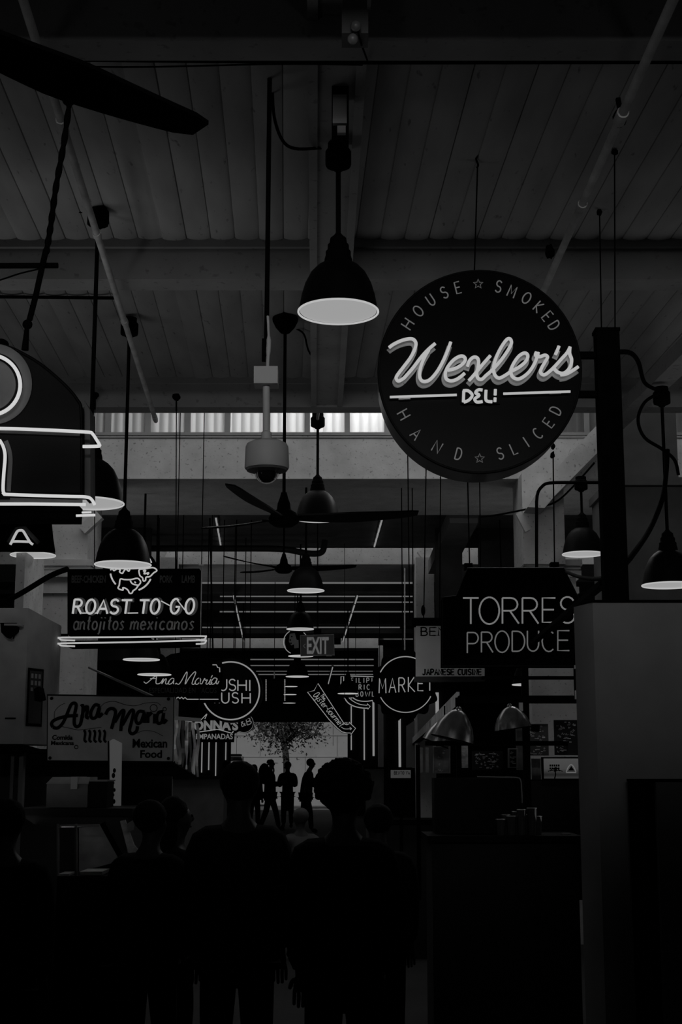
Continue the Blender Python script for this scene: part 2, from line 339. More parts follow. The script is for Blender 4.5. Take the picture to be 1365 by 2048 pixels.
# front wall with the open street door and slim lights beside it
dl, dr, dtop = at(458, 1500, 46).x, at(700, 1500, 46).x, at(500, 1440, 46).z
struct('wall_far', MB().box((-9, 46, -.2), (dl, 46.3, H(3.2))).box((dr, 46, -.2), (9, 46.3, H(3.2))).box((dl, 46, dtop), (dr, 46.3, H(3.2))), darkwallM)
struct('door_1', MB().box((dl, 45.94, .3), (dl + .07, 46.0, dtop)).box((dr - .07, 45.94, .3), (dr, 46.0, dtop)).box((dl, 45.94, dtop - .07), (dr, 46.0, dtop)), matteM)
w = 41
for x, t, y0, y1 in ((404, 3, 1483, 1545), (418, 3, 1480, 1540), (432, 3, 1478, 1552), (452, 2.4, 1478, 1520), (703, 2, 1385, 1500), (729, 2.2, 1415, 1520), (747.5, 3.4, 1402, 1512), (765, 3, 1418, 1510), (800, 4, 1428, 1534), (832, 4, 1428, 1480), (875, 6, 1385, 1440)):
    a, b = at(x - t / 2, y1, 45.97), at(x + t / 2, y0, 45.97)
    struct('window_%d' % w, MB().box((a.x, 45.95, a.z), (b.x, 46.0, b.z)), dayM); w += 1
# street outside
struct('ground_street', MB().box((-30, 46.3, .2), (30, 75, .33)), M('pavement', .22, .9, .25, 1.5))
facade = MB().box((-25, 60, .3), (25, 61, 14))
for y in (1470.5, 1513): z = at(600, y, 60).z; facade.box((-25, 59.97, z - .02), (25, 60, z + .03))
struct('wall_outside', facade, M('plaster_outside', .40, .9, .10, .9, specks=.12))
gr = MB()
for x, y0, y1 in ((473, 1440, 1512), (540, 1440, 1512), (666, 1440, 1490), (674, 1470, 1513), (610, 1513, 1560), (520, 1470, 1513)):
    a, b = at(x, y1, 59.95), at(x + .8, y0, 59.95); gr.box((a.x, 59.96, a.z), (b.x, 60, b.z))
struct('trim_3', gr, M('mortar', .2, .9, .2))
# columns
def col(px0, px1, Y, top, name='column', mat=wallM, cap=True, depth=.8, bottom=None):
    x0, x1 = at(px0, 1200, Y).x, at(px1, 1200, Y).x; b = MB().box((x0, Y, floor_z(Y) - .05 if bottom is None else bottom), (x1, Y + depth, top))
    if cap:
        for y, o in ((1126, .06), (1133, .045), (1141, .03), (1148, .05), (1180, .025)):
            z = at(600, y, Y).z; b.box((x0 - o, Y - o, z - .035), (x1 + o, Y + depth, z + (.03 if y != 1133 else .02)))
    return struct(name, b, mat)
col(80, 172, 14.55, H(3.07)); col(1060, 1154, 14.6, at(1100, 1128, 14.6).z); col(1050, 1134, 14.5, H(3.07), cap=False, bottom=at(1100, 1128, 14.5).z)
col(833, 869, 21.6, H(3.25), cap=False); col(318, 350, 21.6, H(3.25), cap=False)
col(29, 47, 12.35, H(1.95), cap=False); col(757, 766, 33, H(2.9), cap=False)
for x0, x1 in ((845, 872), (300, 322)):                              # rounded haunches of the second portal
    p = [at(x0 if x0 > 600 else x1, 1097, 21.8), at(x1 if x0 > 600 else x0, 1132, 21.8)]
    b = MB().bar(p[0], p[1], .2, .16, up=(0, 1, 0)); struct('ceiling_beam', b, wallM)
br = MB().prism(poly([(1056, 1014), (1082, 972), (1172, 874), (1260, 782), (1262, 842), (1203, 898), (1112, 990), (1090, 1016)], 14.15), 14.15, 14.85)    # diagonal brace up from the column
struct('ceiling_beam', br, wallM)
bl = MB().bar(at(200, 1030, 14.5), at(165, 1062, 14.5), .1, .12, up=(0, 1, 0)); struct('ceiling_beam', bl, wallM)
b2 = MB().bar(at(928, 1030, 17.2), at(880, 1135, 21.5), .35, .2); struct('ceiling_beam', b2, soffitM)
b3 = MB().bar(at(1037, 1026, 14.4), at(1056, 1062, 14.4), .06, .06); struct('ceiling_beam', b3, wallM)
# pier and ledge on the far side of the tall partition
a, b = at(1240, 960, 13.2), at(1347, 700, 13.2)
pier = MB().box((a.x, 13.2, a.z), (b.x, 14.2, H(3.4)))
c, d = at(1237, 1300, 13.1), at(1460, 972, 13.1)
pier.box((c.x, 13.15, 0), (d.x, 14.2, d.z)).box((c.x - .03, 13.05, d.z), (d.x, 14.2, d.z + .075))
struct('wall_pier', pier, M('pier_paint', .10, .9, .15, 4, .15))
rb = MB().bar(at(1225, 850, 12.6), at(1420, 660, 8.8), .16, .12); struct('ceiling_beam', rb, beamM)
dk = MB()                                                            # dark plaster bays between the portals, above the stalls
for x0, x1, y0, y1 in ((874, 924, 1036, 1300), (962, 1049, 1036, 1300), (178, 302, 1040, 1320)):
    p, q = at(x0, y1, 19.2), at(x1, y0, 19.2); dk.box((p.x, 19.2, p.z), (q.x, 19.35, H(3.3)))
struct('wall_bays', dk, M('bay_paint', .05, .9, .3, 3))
# ------------------------------------------------------------------ pipes and conduits under the roof
def pipe(name, label, pts, r, mat, joints=(), category='pipe'):
    t = thing(name, label, category, pts[0])
    part('tube', MB().tube(pts, r, 12), mat, t)
    for k, (f, l, rr) in enumerate(joints):
        a, b = Vector(pts[0]), Vector(pts[-1]); c = a.lerp(b, f); d = (b - a).normalized()
        part('coupling', MB().tube([c - d * l, c + d * l], r * rr, 12), mat, t)
    return t
lp = pipe('sprinkler_pipe', 'long pale sprinkler pipe slanting over the chain down to the corrugated window strip', [at(40, -20, 5.0), at(312, 842, 11.8)], .019, pipeM, ((.17, .06, 1.35), (.37, .03, 1.3), (.6, .03, 1.3), (.985, .05, 1.2)))
rp = pipe('sprinkler_pipe', 'pale sprinkler pipe slanting down behind the big round black neon sign', [at(1356, -20, 4.95), at(1072, 618, 8.8)], .021, pipeM, ((.28, .05, 1.35), (.55, .03, 1.3)))
part('hanger', MB().ball(at(1240, 238, 6.1), (.032, .03, .045), 10, 7, .3, 3).bar(at(1240, 215, 6.1), at(1237, 205, 6.1) + Vector((0, 0, .02)), .02), matteM, rp)
part('hanger', MB().ball(at(1100, 503, 7.9), (.03, .03, .04), 10, 7, .5, 5), matteM, rp)
pipe('conduit', 'black conduit running across under the topmost roof beam', [at(-60, 117, 5.76), at(105, 119, 5.76), at(700, 125, 5.76), at(1430, 124, 5.76)], .009, matteM, (), 'conduit')
pipe('cable', 'thin black cable sagging just below the black roof conduit', [at(x, 131 + 3 * sin((x - 80) / 110.0), 5.8) for x in range(80, 760, 34)], .004, matteM, (), 'cable')
pipe('conduit', 'thin dark conduit meeting the upper black ceiling box beside the pale pipe', [at(-60, 419, 8.05), at(100, 419, 8.05), at(165, 423, 8.05)], .010, matteM, (), 'conduit')
pipe('conduit', 'thin dark conduit ending behind the pale pipe, below the black bracket bar', [at(-60, 593, 9.5), at(232, 596, 9.5)], .012, matteM, (), 'conduit')
pipe('conduit', 'dark conduit running along the beam behind the top of the round sign', [at(1010, 556, 8.68), at(1160, 566, 8.72), at(1440, 566, 8.72)], .012, matteM, ((.68, .14, 1.5),), 'conduit')
pipe('cable', 'black cable bending from the roof box to the short plate by the long hanging rod', cat([at(545, 180, 6.5), at(549, 235, 6.5), at(565, 280, 6.5), at(590, 297, 6.6), at(640, 296, 6.8), at(660, 293, 6.95)]), .008, matteM, (), 'cable')
pipe('conduit', 'thin conduit along the middle beam down to the second pendant lamp', [at(668, 300, 7.0), at(645, 720, 10.6), at(636, 838, 12.66)], .012, beamM, ((.82, .08, 2.2),), 'conduit')
pipe('cable', 'thin curled cable from the round fan canopy to the middle beam', cat([at(588, 655, 10.3), at(608, 668, 10.3), at(617, 700, 10.4), at(630, 717, 10.5), at(650, 722, 10.6), at(674, 720, 10.6), at(678, 708, 10.6), at(668, 702, 10.6), at(652, 700, 10.6), at(646, 690, 10.6)]), .007, matteM, (), 'cable')
pipe('duct_pipe', 'thick dark pipe running level under the second portal, ending in an upward bend', cat([at(300, 1097, 20), at(450, 1097, 20), at(560, 1098, 20), at(610, 1106, 20), at(636, 1107, 20), at(647, 1100, 20), at(650, 1080, 20)], 4), .045, M('duct_paint', .03, .6), (), 'pipe')
pipe('conduit', 'conduit pipe bent down over the dark house-shaped sign from the small pendant lamp', cat([at(1207, 965, 13.5), at(1150, 965, 13.5), at(1100, 966, 13.5), at(1084, 974, 13.5), at(1075, 992, 13.5), at(1074, 1040, 13.5), at(1074, 1140, 13.5)], 3), .016, matteM, (), 'conduit')
pipe('cable', 'cable looped along the beam edge and up the diagonal brace', cat([at(960, 1034, 14.7), at(1000, 1029, 14.6), at(1060, 1017, 14.4), at(1110, 1005, 14.2), at(1150, 970, 13.9), at(1190, 925, 13.8)]), .010, matteM, (), 'cable')
pipe('cable', 'black cable arching from the black post to the small ceiling box on the far side', cat([at(1234, 704, 7.45), at(1262, 706, 7.9), at(1278, 725, 8.6), at(1290, 765, 9.6), at(1315, 780, 10.0)]), .014, matteM, (), 'cable')
pipe('cable', 'loose dark cable looping down past the pier to the corrugated strip', cat([at(1320, 786, 10.0), at(1290, 805, 10.0), at(1277, 840, 10.0), at(1290, 875, 10.0), at(1325, 898, 10.0), at(1350, 920, 10.0), at(1358, 950, 10.0)]), .012, matteM, (), 'cable')
pipe('cable', 'thick black cable drooping from the black post up to the lamp rod', cat([at(1235, 1142, 7.5), at(1262, 1115, 8.0), at(1300, 1060, 9.2), at(1325, 1000, 9.6), at(1333, 950, 9.9), at(1336, 900, 10.0)]), .017, matteM, (), 'cable')
pipe('cable', 'thick black cable rising from the left stall to the top of the lit roast sign', cat([at(18, 1200, 11.5), at(50, 1182, 11.3), at(100, 1152, 11.2), at(135, 1138, 11.1)]), .022, matteM, (), 'cable')
pipe('cable', 'dark cable from the house-shaped sign across to the black post', cat([at(1133, 1144, 11.9), at(1160, 1154, 10.5), at(1190, 1158, 8.8), at(1210, 1156, 7.6)]), .014, matteM, (), 'cable')
for x0, y0, x1, y1, Y0, Y1, lb in ((432, 1036, 442, 1092, 18.2, 20.8, 'dashed bright strip light slanting above the two fans, nearer the roast sign'), (766, 1034, 749, 1094, 18.2, 20.8, 'dashed bright strip light slanting above the long fan blade tip'),
        (467, 1190, 488, 1284, 25, 32, 'dashed bright strip light slanting down towards the round neon ring sign'), (716, 1190, 686, 1284, 25, 32, 'dashed bright strip light slanting down beside the exit sign'),
        (666, 1334, 657, 1368, 36, 41, 'short dashed strip light above the slanted arrow sign')):
    t = thing('strip_light', lb, 'light', at(x0, y0, Y0)); a, b = at(x0, y0, Y0), at(x1, y1, Y1); n = 6
    part('housing', MB().bar(a + Vector((0, 0, .03)), b + Vector((0, 0, .03)), .05, .03), darkbeamM, t)
    for q_ in (a.lerp(b, .2), a.lerp(b, .8)): part('hanger', MB().tube([q_ + Vector((0, 0, .03)), (q_.x, q_.y, max(q_.z + .05, ceil_h(q_.y)))], .006, 6), darkbeamM, t)
    for k in range(n): part('tube', MB().bar(a.lerp(b, (k + .1) / n), a.lerp(b, (k + .9) / n), .02), neonC, t)
# small roof fittings
t = thing('emergency_light', 'pale emergency lamp box with two bulbs at the top of the middle beam', 'lamp', at(710, 40, 5.3))
p, q = at(684, 66, 5.3), at(737, 18, 5.3)
part('housing', MB().box((p.x, 5.3, p.z), (q.x, 5.42, q.z)).box((p.x + .005, 5.3, q.z), (q.x - .005, 5.4, q.z + .08)), M('box_paint', .12, .6), t)
for x, y in ((712, 52), (706, 78)): part('bulb', MB().ball(at(x, y, 5.26), .022, 14, 10), M('bulb_glass', .2, .15, 0, spec=.8), t)
part('cord', MB().tube(cat([at(716, 62, 5.27), at(724, 90, 5.4), at(735, 120, 5.7)]), .004, 6), matteM, t)
t = thing('junction_box', 'dark ceiling junction box with a pale cover plate above the nearest pendant lamp', 'box', at(679, 220, 6.2))
p, q = at(664, 272, 6.15), at(698, 172, 6.15)
part('housing', MB().box((p.x, 6.15, p.z), (q.x, 6.3, q.z)), matteM, t)
p, q = at(666, 248, 6.13), at(694, 191, 6.13); part('cover_plate', MB().box((p.x, 6.12, p.z), (q.x, 6.15, q.z)), greyM, t)
p, q = at(675, 267, 6.13), at(692, 253, 6.13); part('knockout_plate', MB().box((p.x, 6.12, p.z), (q.x, 6.15, q.z)), greyM, t)
for x, y, Y, lb in ((353, 800, 11.2, 'small dark hook plate with a thin wire over the corrugated window strip'), (190, 797, 11.6, 'small dark hook plate with a thin wire close to the lunch-box shaped neon sign')):
    t = thing('ceiling_hook', lb, 'hook', at(x, y, Y)); part('plate', MB().ball(at(x, y - 6, Y), (.035, .02, .03), 8, 6, .4, x), matteM, t)
    part('hook', MB().tube([at(x, y, Y), at(x, y + 22, Y)], .007, 6), matteM, t); part('wire', MB().tube([at(x, y + 20, Y), at(x - 1, y + 339, Y)], .004, 6), matteM, t)

# ------------------------------------------------------------------ pendant lamps
def lamp(px, py, w, ytop, label, Y=None, sz=.40, box=True, group='pendant lamps of the market hall'):
    s = sz / .40; k = .0025 * s
    Y = Y or sz * FPX * (cos(TH) - (1024 - py) / FPX * sin(TH)) / w
    c = at(px, py, Y); t = thing('pendant_lamp', label, 'lamp', c, group)
    out = [(79, 1), (77, 10), (73, 32), (66, 56), (55, 78), (42, 92), (31, 99), (27, 101)]
    mb = MB(); mb.shell([(r * k, z * k) for r, z in [(77, 1)] + out + [(25, 100), (40, 90), (53, 76), (64, 55), (71, 32), (75.5, 9), (77, 1)]], c, 40)
    part('lamp_shade', mb, blackM, t)
    part('socket_neck', MB().lathe([(r * k, z * k) for r, z in ((28, 98), (27.5, 108), (25, 117), (25, 124), (21.5, 127), (21, 138), (17.5, 142), (16, 152), (9, 158), (5.5, 163))], c, 24), matteM, t)
    dif = part('diffuser', MB().lathe([(.1 * k, 3 * k), (45 * k, 2.2 * k), (76 * k, .6 * k), (76 * k, 4 * k), (.1 * k, 6 * k)], c, 40), lampM, t)
    part('lip', MB().tube([(c.x + 79 * k * cos(2 * pi * i / 44), c.y + 79 * k * sin(2 * pi * i / 44), c.z - .8 * k) for i in range(44)], 2.0 * k, 8, True), lampRimM, dif)
    top = at(px, ytop, Y).z if box else ceil_h(Y)
    part('stem', MB().tube([(c.x, c.y, c.z + 160 * k), (c.x, c.y, top)], 5 * k, 10), matteM, t)
    if box:
        bz = Vector((c.x, c.y, top))
        part('ceiling_box', MB().lathe([(.1 * k, -12 * k), (9 * k, -11 * k), (13 * k, -7 * k), (25 * k, -2 * k), (26 * k, 2 * k), (26 * k, 30 * k), (21 * k, 36 * k), (21 * k, 48 * k), (.1, 48 * k)][:8] + [(.1 * k, 48 * k)], bz, 12), matteM, t)
    return t
lamp(677, 623, 162, 331, 'large black dome pendant lamp hanging nearest, beside the hanging camera')
lamp(635.5, 1037, 88, 852, 'black dome pendant lamp low over the long fan blade, under the bright wall strip')
lamp(612, 1181, 74, 1085, 'black dome pendant lamp just above the one over the exit sign', box=False)
lamp(601, 1258, 55, 1140, 'black dome pendant lamp hanging directly over the exit sign', box=False)
lamp(602, 1312, 50, 1222, 'black dome pendant lamp with its rim touching the foot of the exit sign', box=False)
lamp(595, 1353, 46, 1280, 'small black dome pendant lamp below the exit sign, above three tiny ones', box=False)
lamp(582, 1373, 28, 1320, 'topmost of the three tiny far pendant lamps above the street door', Y=41, sz=.38, box=False)
lamp(580.5, 1389, 27, 1340, 'middle of the three tiny far pendant lamps above the street door', Y=42.5, sz=.38, box=False)
lamp(579, 1406, 26, 1350, 'lowest of the three tiny far pendant lamps above the street door', Y=44, sz=.38, box=False)
lamp(246, 1129, 113, 668, 'black dome pendant lamp hanging in front of the roast sign with the neon animals')
lamp(178, 1006, 140, 448, 'black dome pendant lamp half hidden behind the lunch-box shaped neon sign')
lamp(66, 1110, 90, 1000, 'black dome pendant lamp showing under the small neon letter A', box=False)
lamp(283, 1319, 73, 1200, 'black dome pendant lamp showing under the double neon bars of the roast sign', box=False)
lamp(309, 1349, 67, 1230, 'black dome pendant lamp in front of the scalloped script neon sign', box=False)
lamp(1167, 1108, 83, 978, 'black dome pendant lamp close to the black post, above the house-shaped sign')
lamp(1340, 1170, 110, 806, 'black dome pendant lamp over the tall pale partition, past the black post')
lamp(1060, 1369, 70, 1345, 'black dome pendant lamp seen through the frame under the house-shaped sign', box=False)
lamp(696.5, 1387, 39, 1140, 'small black dome pendant lamp in front of the rice bowl sign', Y=28)
lamp(485, 1392, 42, 1140, 'small pendant lamp behind the round neon ring sign, only its rod showing')

# ------------------------------------------------------------------ ceiling fans
def fan(hx, hy, Y, R, angs, ytop, label, canopy=True, chord=.15):
    c = at(hx, hy, Y); t = thing('ceiling_fan', label, 'fan', c, 'three-bladed ceiling fans')
    part('motor', MB().lathe([(.001, -.05), (.07, -.045), (.105, -.02), (.11, .01), (.09, .05), (.05, .075), (.045, .12), (.03, .16), (.02, .2)], c, 28), matteM, t)
    top = at(hx, ytop, Y).z if canopy else ceil_h(Y)
    part('downrod', MB().tube([(c.x, c.y, c.z + .15), (c.x, c.y, top)], .012, 12), matteM, t)
    if canopy: part('canopy', MB().lathe([(.012, -.0), (.035, .01), (.07, .05), (.092, .095), (.095, .115), (.08, .15), (.001, .16)], (c.x, c.y, top - .05), 28), matteM, t)
    for a in angs:
        a = radians(a); d = Vector((cos(a), sin(a), 0)); n = Vector((-sin(a), cos(a), 0)); vs = []; N = 14
        for i in range(N + 1):
            u = i / N; r = .1 + (R - .1) * u; w = chord * (.55 + .6 * min(1, u * 2.2) - .55 * u * u) * (1 if u < .97 else .75); pit = -.30 + .10 * u; z = .02 + .05 * u * u - .0 * u
            for sgn, th in ((-1, .006), (1, .006), (1, -.006), (-1, -.006)):
                vs.append(c + d * r + n * (sgn * w / 2) + Vector((0, 0, z + sgn * w / 2 * pit + th)))
        fs = [(i * 4 + k, i * 4 + (k + 1) % 4, i * 4 + 4 + (k + 1) % 4, i * 4 + 4 + k) for i in range(N) for k in range(4)] + [(3, 2, 1, 0), (N * 4, N * 4 + 1, N * 4 + 2, N * 4 + 3)]
        bl_ = part('blade', MB().add(vs, fs), blackM, t)
        part('blade_bracket', MB().bar(c + d * .08, c + d * .22 + Vector((0, 0, .025)), .05, .012), matteM, bl_)
    return t
fan(568, 1040, 10.0, .97, (251, 6, 131), 655, 'middle ceiling fan with long black blades below the hanging camera')
fan(568, 1139, 17.5, .92, (222, 12, 128), 1040, 'smaller far ceiling fan directly below the middle fan', canopy=False)
def px_of(P):
    d = Vector(P) - Vector((0, 0, EYE)); y = d.y * cos(TH) + d.z * sin(TH); z = -d.y * sin(TH) + d.z * cos(TH); return 682.5 + FPX * d.x / y, 1024 - FPX * z / y
hx, hy = px_of((-1.02, 3.01, H(1.72)))
fan(hx, hy, 3.01, .97, (50, 170, 290), hy - 1500, 'nearest ceiling fan, one broad black blade crossing the roof boards', canopy=True, chord=.14)

# ------------------------------------------------------------------ hanging camera
Yc = 6.35
t = thing('security_camera', 'white dome security camera hanging on a long rod under the roof', 'camera', at(534, 968, Yc))
part('hanger_rod', MB().tube([at(540, 132, Yc), at(533, 712, Yc)], .0115, 12), matteM, t)
part('rod_bracket', MB().box(at(524, 722, Yc) + Vector((0, -.01, 0)), at(532, 678, Yc) + Vector((0, .015, 0))), matteM, t)
part('conduit', MB().tube(cat([at(536, 632, Yc - .02), at(538, 680, Yc - .02), at(537, 705, Yc - .02), at(535, 740, Yc - .02)]), [.006] * 5 + [.011] * 6 + [.008] * 5, 10), whiteM, t)
a, b = at(509, 772, Yc), at(557, 738, Yc)
part('junction_box', MB().box((a.x, Yc - .05, a.z), (b.x, Yc + .05, b.z)), whiteM, t)
part('mount_pole', MB().tube([at(533, 772, Yc), at(533, 874, Yc)], .0165, 16), whiteM, t)
part('collar', MB().lathe([(.02, 0), (.024, 0), (.024, .035), (.017, .04)], at(533, 880, Yc), 20), whiteM, t)
k = mpp(910, Yc); c = at(534, 938, Yc)
part('housing', MB().lathe([(30 * k, -1 * k), (43 * k, 0), (44.5 * k, 3 * k), (43 * k, 44 * k), (40 * k, 51 * k), (30 * k, 56 * k), (18 * k, 58 * k)], c, 36), whiteM, t)
part('dome_bezel', MB().lathe([(42 * k, 0), (40 * k, -4 * k), (27 * k, -8 * k), (22 * k, -9 * k)], c, 36), M('bezel', .12, .4), t)
dn = part('lens_dome', MB().lathe([(.1 * k, -29 * k), (8 * k, -28 * k), (15 * k, -24 * k), (20 * k, -17 * k), (21.5 * k, -8 * k)], c, 30), M('dome_glass', .01, .08, 0, spec=.9), t)
part('dome_ring', MB().tube([(c.x + 23 * k * sin(a), c.y - 2 * k, c.z - 6 * k - 24 * k * cos(a)) for a in [radians(-80 + 8 * i) for i in range(21)]], 1.6 * k, 8), whiteM, dn)
# ------------------------------------------------------------------ signs
def sign(name, label, px, py, Y, group=None): return thing(name, label, 'sign', at(px, py, Y), group)
def face(name, parent, px, Y, t, mat=signM): return part(name, MB().prism(poly(px, Y), Y, Y + t), mat, parent)
def hang(parent, xs, y, Y, r=.006):
    for x in xs: p = at(x, y, Y); part('hanging_wire', MB().tube([(p.x, p.y, ceil_h(Y)), p], r, 6), matteM, parent)
def wires(parent, items, r=.004):
    for x0, y0, x1, y1, Y0, Y1 in items: part('hanging_wire', MB().tube([at(x0, y0, Y0), at(x1, y1, Y1)], r, 6), matteM, parent)
# the big round sign
Y = 7.35
t = sign('neon_sign', 'big round black sign with white cursive neon and a ring of small letters', 960, 950, Y)
cab = face('cabinet', t, ring(960, 744, 202, 0, 354, 59, 201.5), Y, .26, M('sign_gloss', .003, .3, .2, 9, spec=.04))
part('edge_trim', MB().tube([at(x, y, Y + .005) for x, y in ring(960, 744, 202, 0, 355, 71, 201.5)], .008, 8, True), blackM, cab)
Zw = zz(770, 660, 3.4125)
wexler = [
 [(30, 120), (60, 98), (110, 74), (160, 61), (195, 64), (213, 90), (205, 132), (175, 190), (130, 250), (88, 305), (78, 330), (95, 348), (132, 328)],
 [(132, 328), (190, 262), (245, 190), (295, 135), (345, 92)],
 [(302, 135), (275, 180), (250, 240), (238, 300), (246, 338), (272, 352), (312, 336), (360, 280), (402, 205), (430, 140), (451, 82)],
 [(430, 275), (480, 263), (525, 238), (550, 205), (540, 182), (512, 180), (470, 205), (432, 250), (414, 295), (420, 332), (448, 347), (485, 340), (520, 318), (546, 295)],
 [(565, 248), (577, 213), (602, 188), (628, 188), (641, 212), (636, 260), (628, 300), (640, 332), (665, 335), (690, 312), (735, 272), (795, 205), (842, 138), (865, 92), (858, 63), (835, 64), (800, 110), (765, 178), (744, 250), (750, 302), (777, 328), (812, 316), (862, 283)],
 [(722, 175), (680, 222), (640, 270), (600, 318), (575, 345)],
 [(862, 283), (920, 252), (965, 212), (977, 175), (957, 157), (920, 175), (885, 220), (863, 270), (868, 312), (897, 333), (932, 328), (982, 290), (1020, 235), (1042, 180), (1048, 152)],
 [(1036, 150), (1030, 172), (1058, 182), (1095, 172), (1112, 186), (1096, 216), (1070, 262), (1064, 290), (1085, 306), (1112, 294), (1155, 255), (1205, 200), (1245, 155), (1266, 116)],
 [(1265, 116), (1263, 160), (1276, 200), (1270, 244), (1245, 280), (1216, 296), (1182, 288), (1158, 266)],
 [(1200, 306), (1240, 300), (1285, 276), (1322, 250)], [(1190, 110), (1178, 142), (1166, 168)]]
ch = MB(); nt_ = MB(); lt = MB(); ring_o = [at(x, y, Y) for x, y in ring(960, 744, 202.4, 0, 355, 71, 201.9)]; rb_ = MB().add([(p.x, Y + .012, p.z) for p in ring_o] + [(p.x, Y + .255, p.z) for p in ring_o], [(i, (i + 1) % 72, 72 + (i + 1) % 72, 72 + i) for i in range(72)]); part('return_band', rb_, M('return_steel', .16, .3, .2, 6, metal=.7), cab); cap = MB()
for st in wexler:
    trace(nt_, Zw(st), Y - .045, 3.5, sub=6)
    trace(ch, Zw([(x - 8 if x > 60 else x - 6, y + 30) for x, y in st]), Y - .004, 5.6, flat=.22, n=8)
part('letter_channel', ch, channelM, t)
for st in (((35, 458), (492, 443)), ((810, 435), (1268, 420))): trace(nt_, Zw(st), Y - .045, 2.6, False)
part('neon_script', nt_, neonB, t)
dl_ = MB()
for st in ([(540, 415), (537, 492)], [(535, 415), (570, 415), (598, 445), (575, 478), (540, 493)], [(668, 410), (640, 408), (620, 428), (645, 446), (615, 470), (630, 492), (668, 488)], [(692, 410), (690, 470), (702, 486), (735, 490)], [(756, 405), (754, 445)], [(754, 462), (752, 490)]): trace(dl_, Zw(st), Y - .05, 3.2, sub=4)
part('neon_caption', dl_, neonB, t)
part('caption_block', MB().prism(poly(Zw([(515, 400), (785, 400), (785, 510), (515, 510)]), Y), Y - .02, Y), blackM, t)
sp = MB()
for x, y in ((135, 472), (1165, 434)): trace(sp, Zw([(x - 40, y), (x + 40, y - 3)]), Y - .03, 1.6, False)
part('tube_holder', sp, whiteM, t)
ringM = E('ring_letter_lit', .09)
for word, flip in (([('H', 816, 648), ('O', 837, 622), ('U', 862, 600), ('S', 889, 585), ('E', 917, 575)], -90), ([('S', 998, 573), ('M', 1025, 583), ('O', 1054, 596), ('K', 1078, 614), ('E', 1096, 633), ('D', 1109, 651)], -90),
                   ([('H', 808, 829), ('A', 833, 868), ('N', 875, 894), ('D', 918, 908)], 90), ([('S', 1001, 907), ('L', 1029, 897), ('I', 1053, 884), ('C', 1076, 867), ('E', 1098, 845), ('D', 1112, 821)], 90)):
    lt = MB()
    for ch_, x, y in word:
        a = math.degrees(atan2(744 - y, x - 960)) + flip; w, h = (14 if ch_ in 'OMHNA' else 11), 23; ca, sa = cos(radians(a)), sin(radians(a))
        glyph(lt, ch_, Y - .008, x - (w / 2 * ca - h / 2 * sa), y + (w / 2 * sa + h / 2 * ca), w, h, 1.35, a, flat=.5)
    part('ring_lettering', lt, ringM, t)
star = MB()
for x, y in ((957, 568), (960, 917)):
    p = [at(x + (10 if i % 2 == 0 else 4.2) * sin(pi * i / 5), y - (10 if i % 2 == 0 else 4.2) * cos(pi * i / 5), Y - .008) for i in range(10)]
    star.tube(p, .0032, 6, True)
part('star', star, E('star_lit', .05), t)
for y in (711, 789): part('bracket_arm', MB().bar(at(1150, y, Y + .12), at(1215, y, Y + .12), .035), matteM, t)
wires(t, ((956, 325, 949, 560, Y - .02, Y + .1),)); part('hook', MB().tube(cat([at(956, 308, Y - .1), at(953, 318, Y - .06), at(957, 330, Y - .03), at(954, 336, Y - .02)]), .006, 6), matteM, t)
# the black post that carries it
t = thing('sign_post', 'thick black square post standing behind the tall pale partition, carrying the round sign', 'post', at(1221, 1700, Y + .12))
a, b = at(1207, 1180, Y + .12), at(1231, 668, Y + .12)
part('post', MB().box((a.x, Y + .06, a.z - 1.6), (b.x + .012, Y + .16, b.z)), matteM, t)
part('post_cap', MB().box((a.x - .006, Y + .055, b.z), (b.x + .016, Y + .165, b.z + .018)), matteM, t)
wires(t, ((1200, 424, 1204, 672, 7.98, Y + .14), (1230, 303, 1231, 670, 7.15, Y + .1)))
for x, y, Y_ in ((1200, 424, 7.98), (1230, 303, 7.15)): part('hook', MB().ball(at(x, y, Y_), (.018, .012, .022), 8, 6, .5, x), matteM, t)
# lunch-box shaped sign at the frame's edge
Y = 5.9
t = sign('neon_sign', 'arched lunch-box shaped black neon sign hanging from a twisted chain, cut by the frame', 0, 1035, Y)
face('cabinet', t, [(-166, 985), (-166, 860), (-160, 815), (-120, 760), (-70, 720), (-25, 698), (10, 692), (55, 712), (90, 735), (130, 770), (155, 800), (163, 830), (164, 985)], Y, .16, M('sign_steel', .012, .6, .3, 3, spec=.1))
part('edge_trim', MB().tube([at(x, y, Y) for x, y in cat([(-166, 985), (-166, 830), (-120, 760), (-70, 720), (-25, 698), (10, 692), (55, 712), (90, 735), (130, 770), (155, 800), (163, 830), (164, 985)], 3)], .007, 8), blackM, t)
part('base_box', MB().prism(poly([(-166, 1005), (152, 1005), (150, 1036), (-166, 1036)], Y), Y + .03, Y + .16), matteM, t)
part('side_strip', MB().prism(poly([(165, 795), (176, 815), (177, 990), (165, 992)], Y), Y + .05, Y + .17), M('strip_paint', .12, .6), t)
Zd = zz(0, 680, 5.25); ne = MB()
trace(ne, ring(-20, 770, 60.5, 190, 535, 50, 60), Y - .05, 3.8, False)
part('letter_disc', MB().tube([at(x, y, Y - .005) for x, y in ring(-14, 768, 69, 0, 352, 50, 72)], .021, 8, True, flat=.2).prism(poly(ring(-20, 770, 52, 0, 350, 40), Y), Y - .006, Y), M('disc_paint', .22, .7), t)
trace(ne, [(-166, 855), (0, 857)] + Zd([(370, 940), (700, 955), (930, 968), (972, 985), (1010, 1040), (1045, 1100), (1030, 1115), (870, 1118)]), Y - .05, 3.4, sub=3)
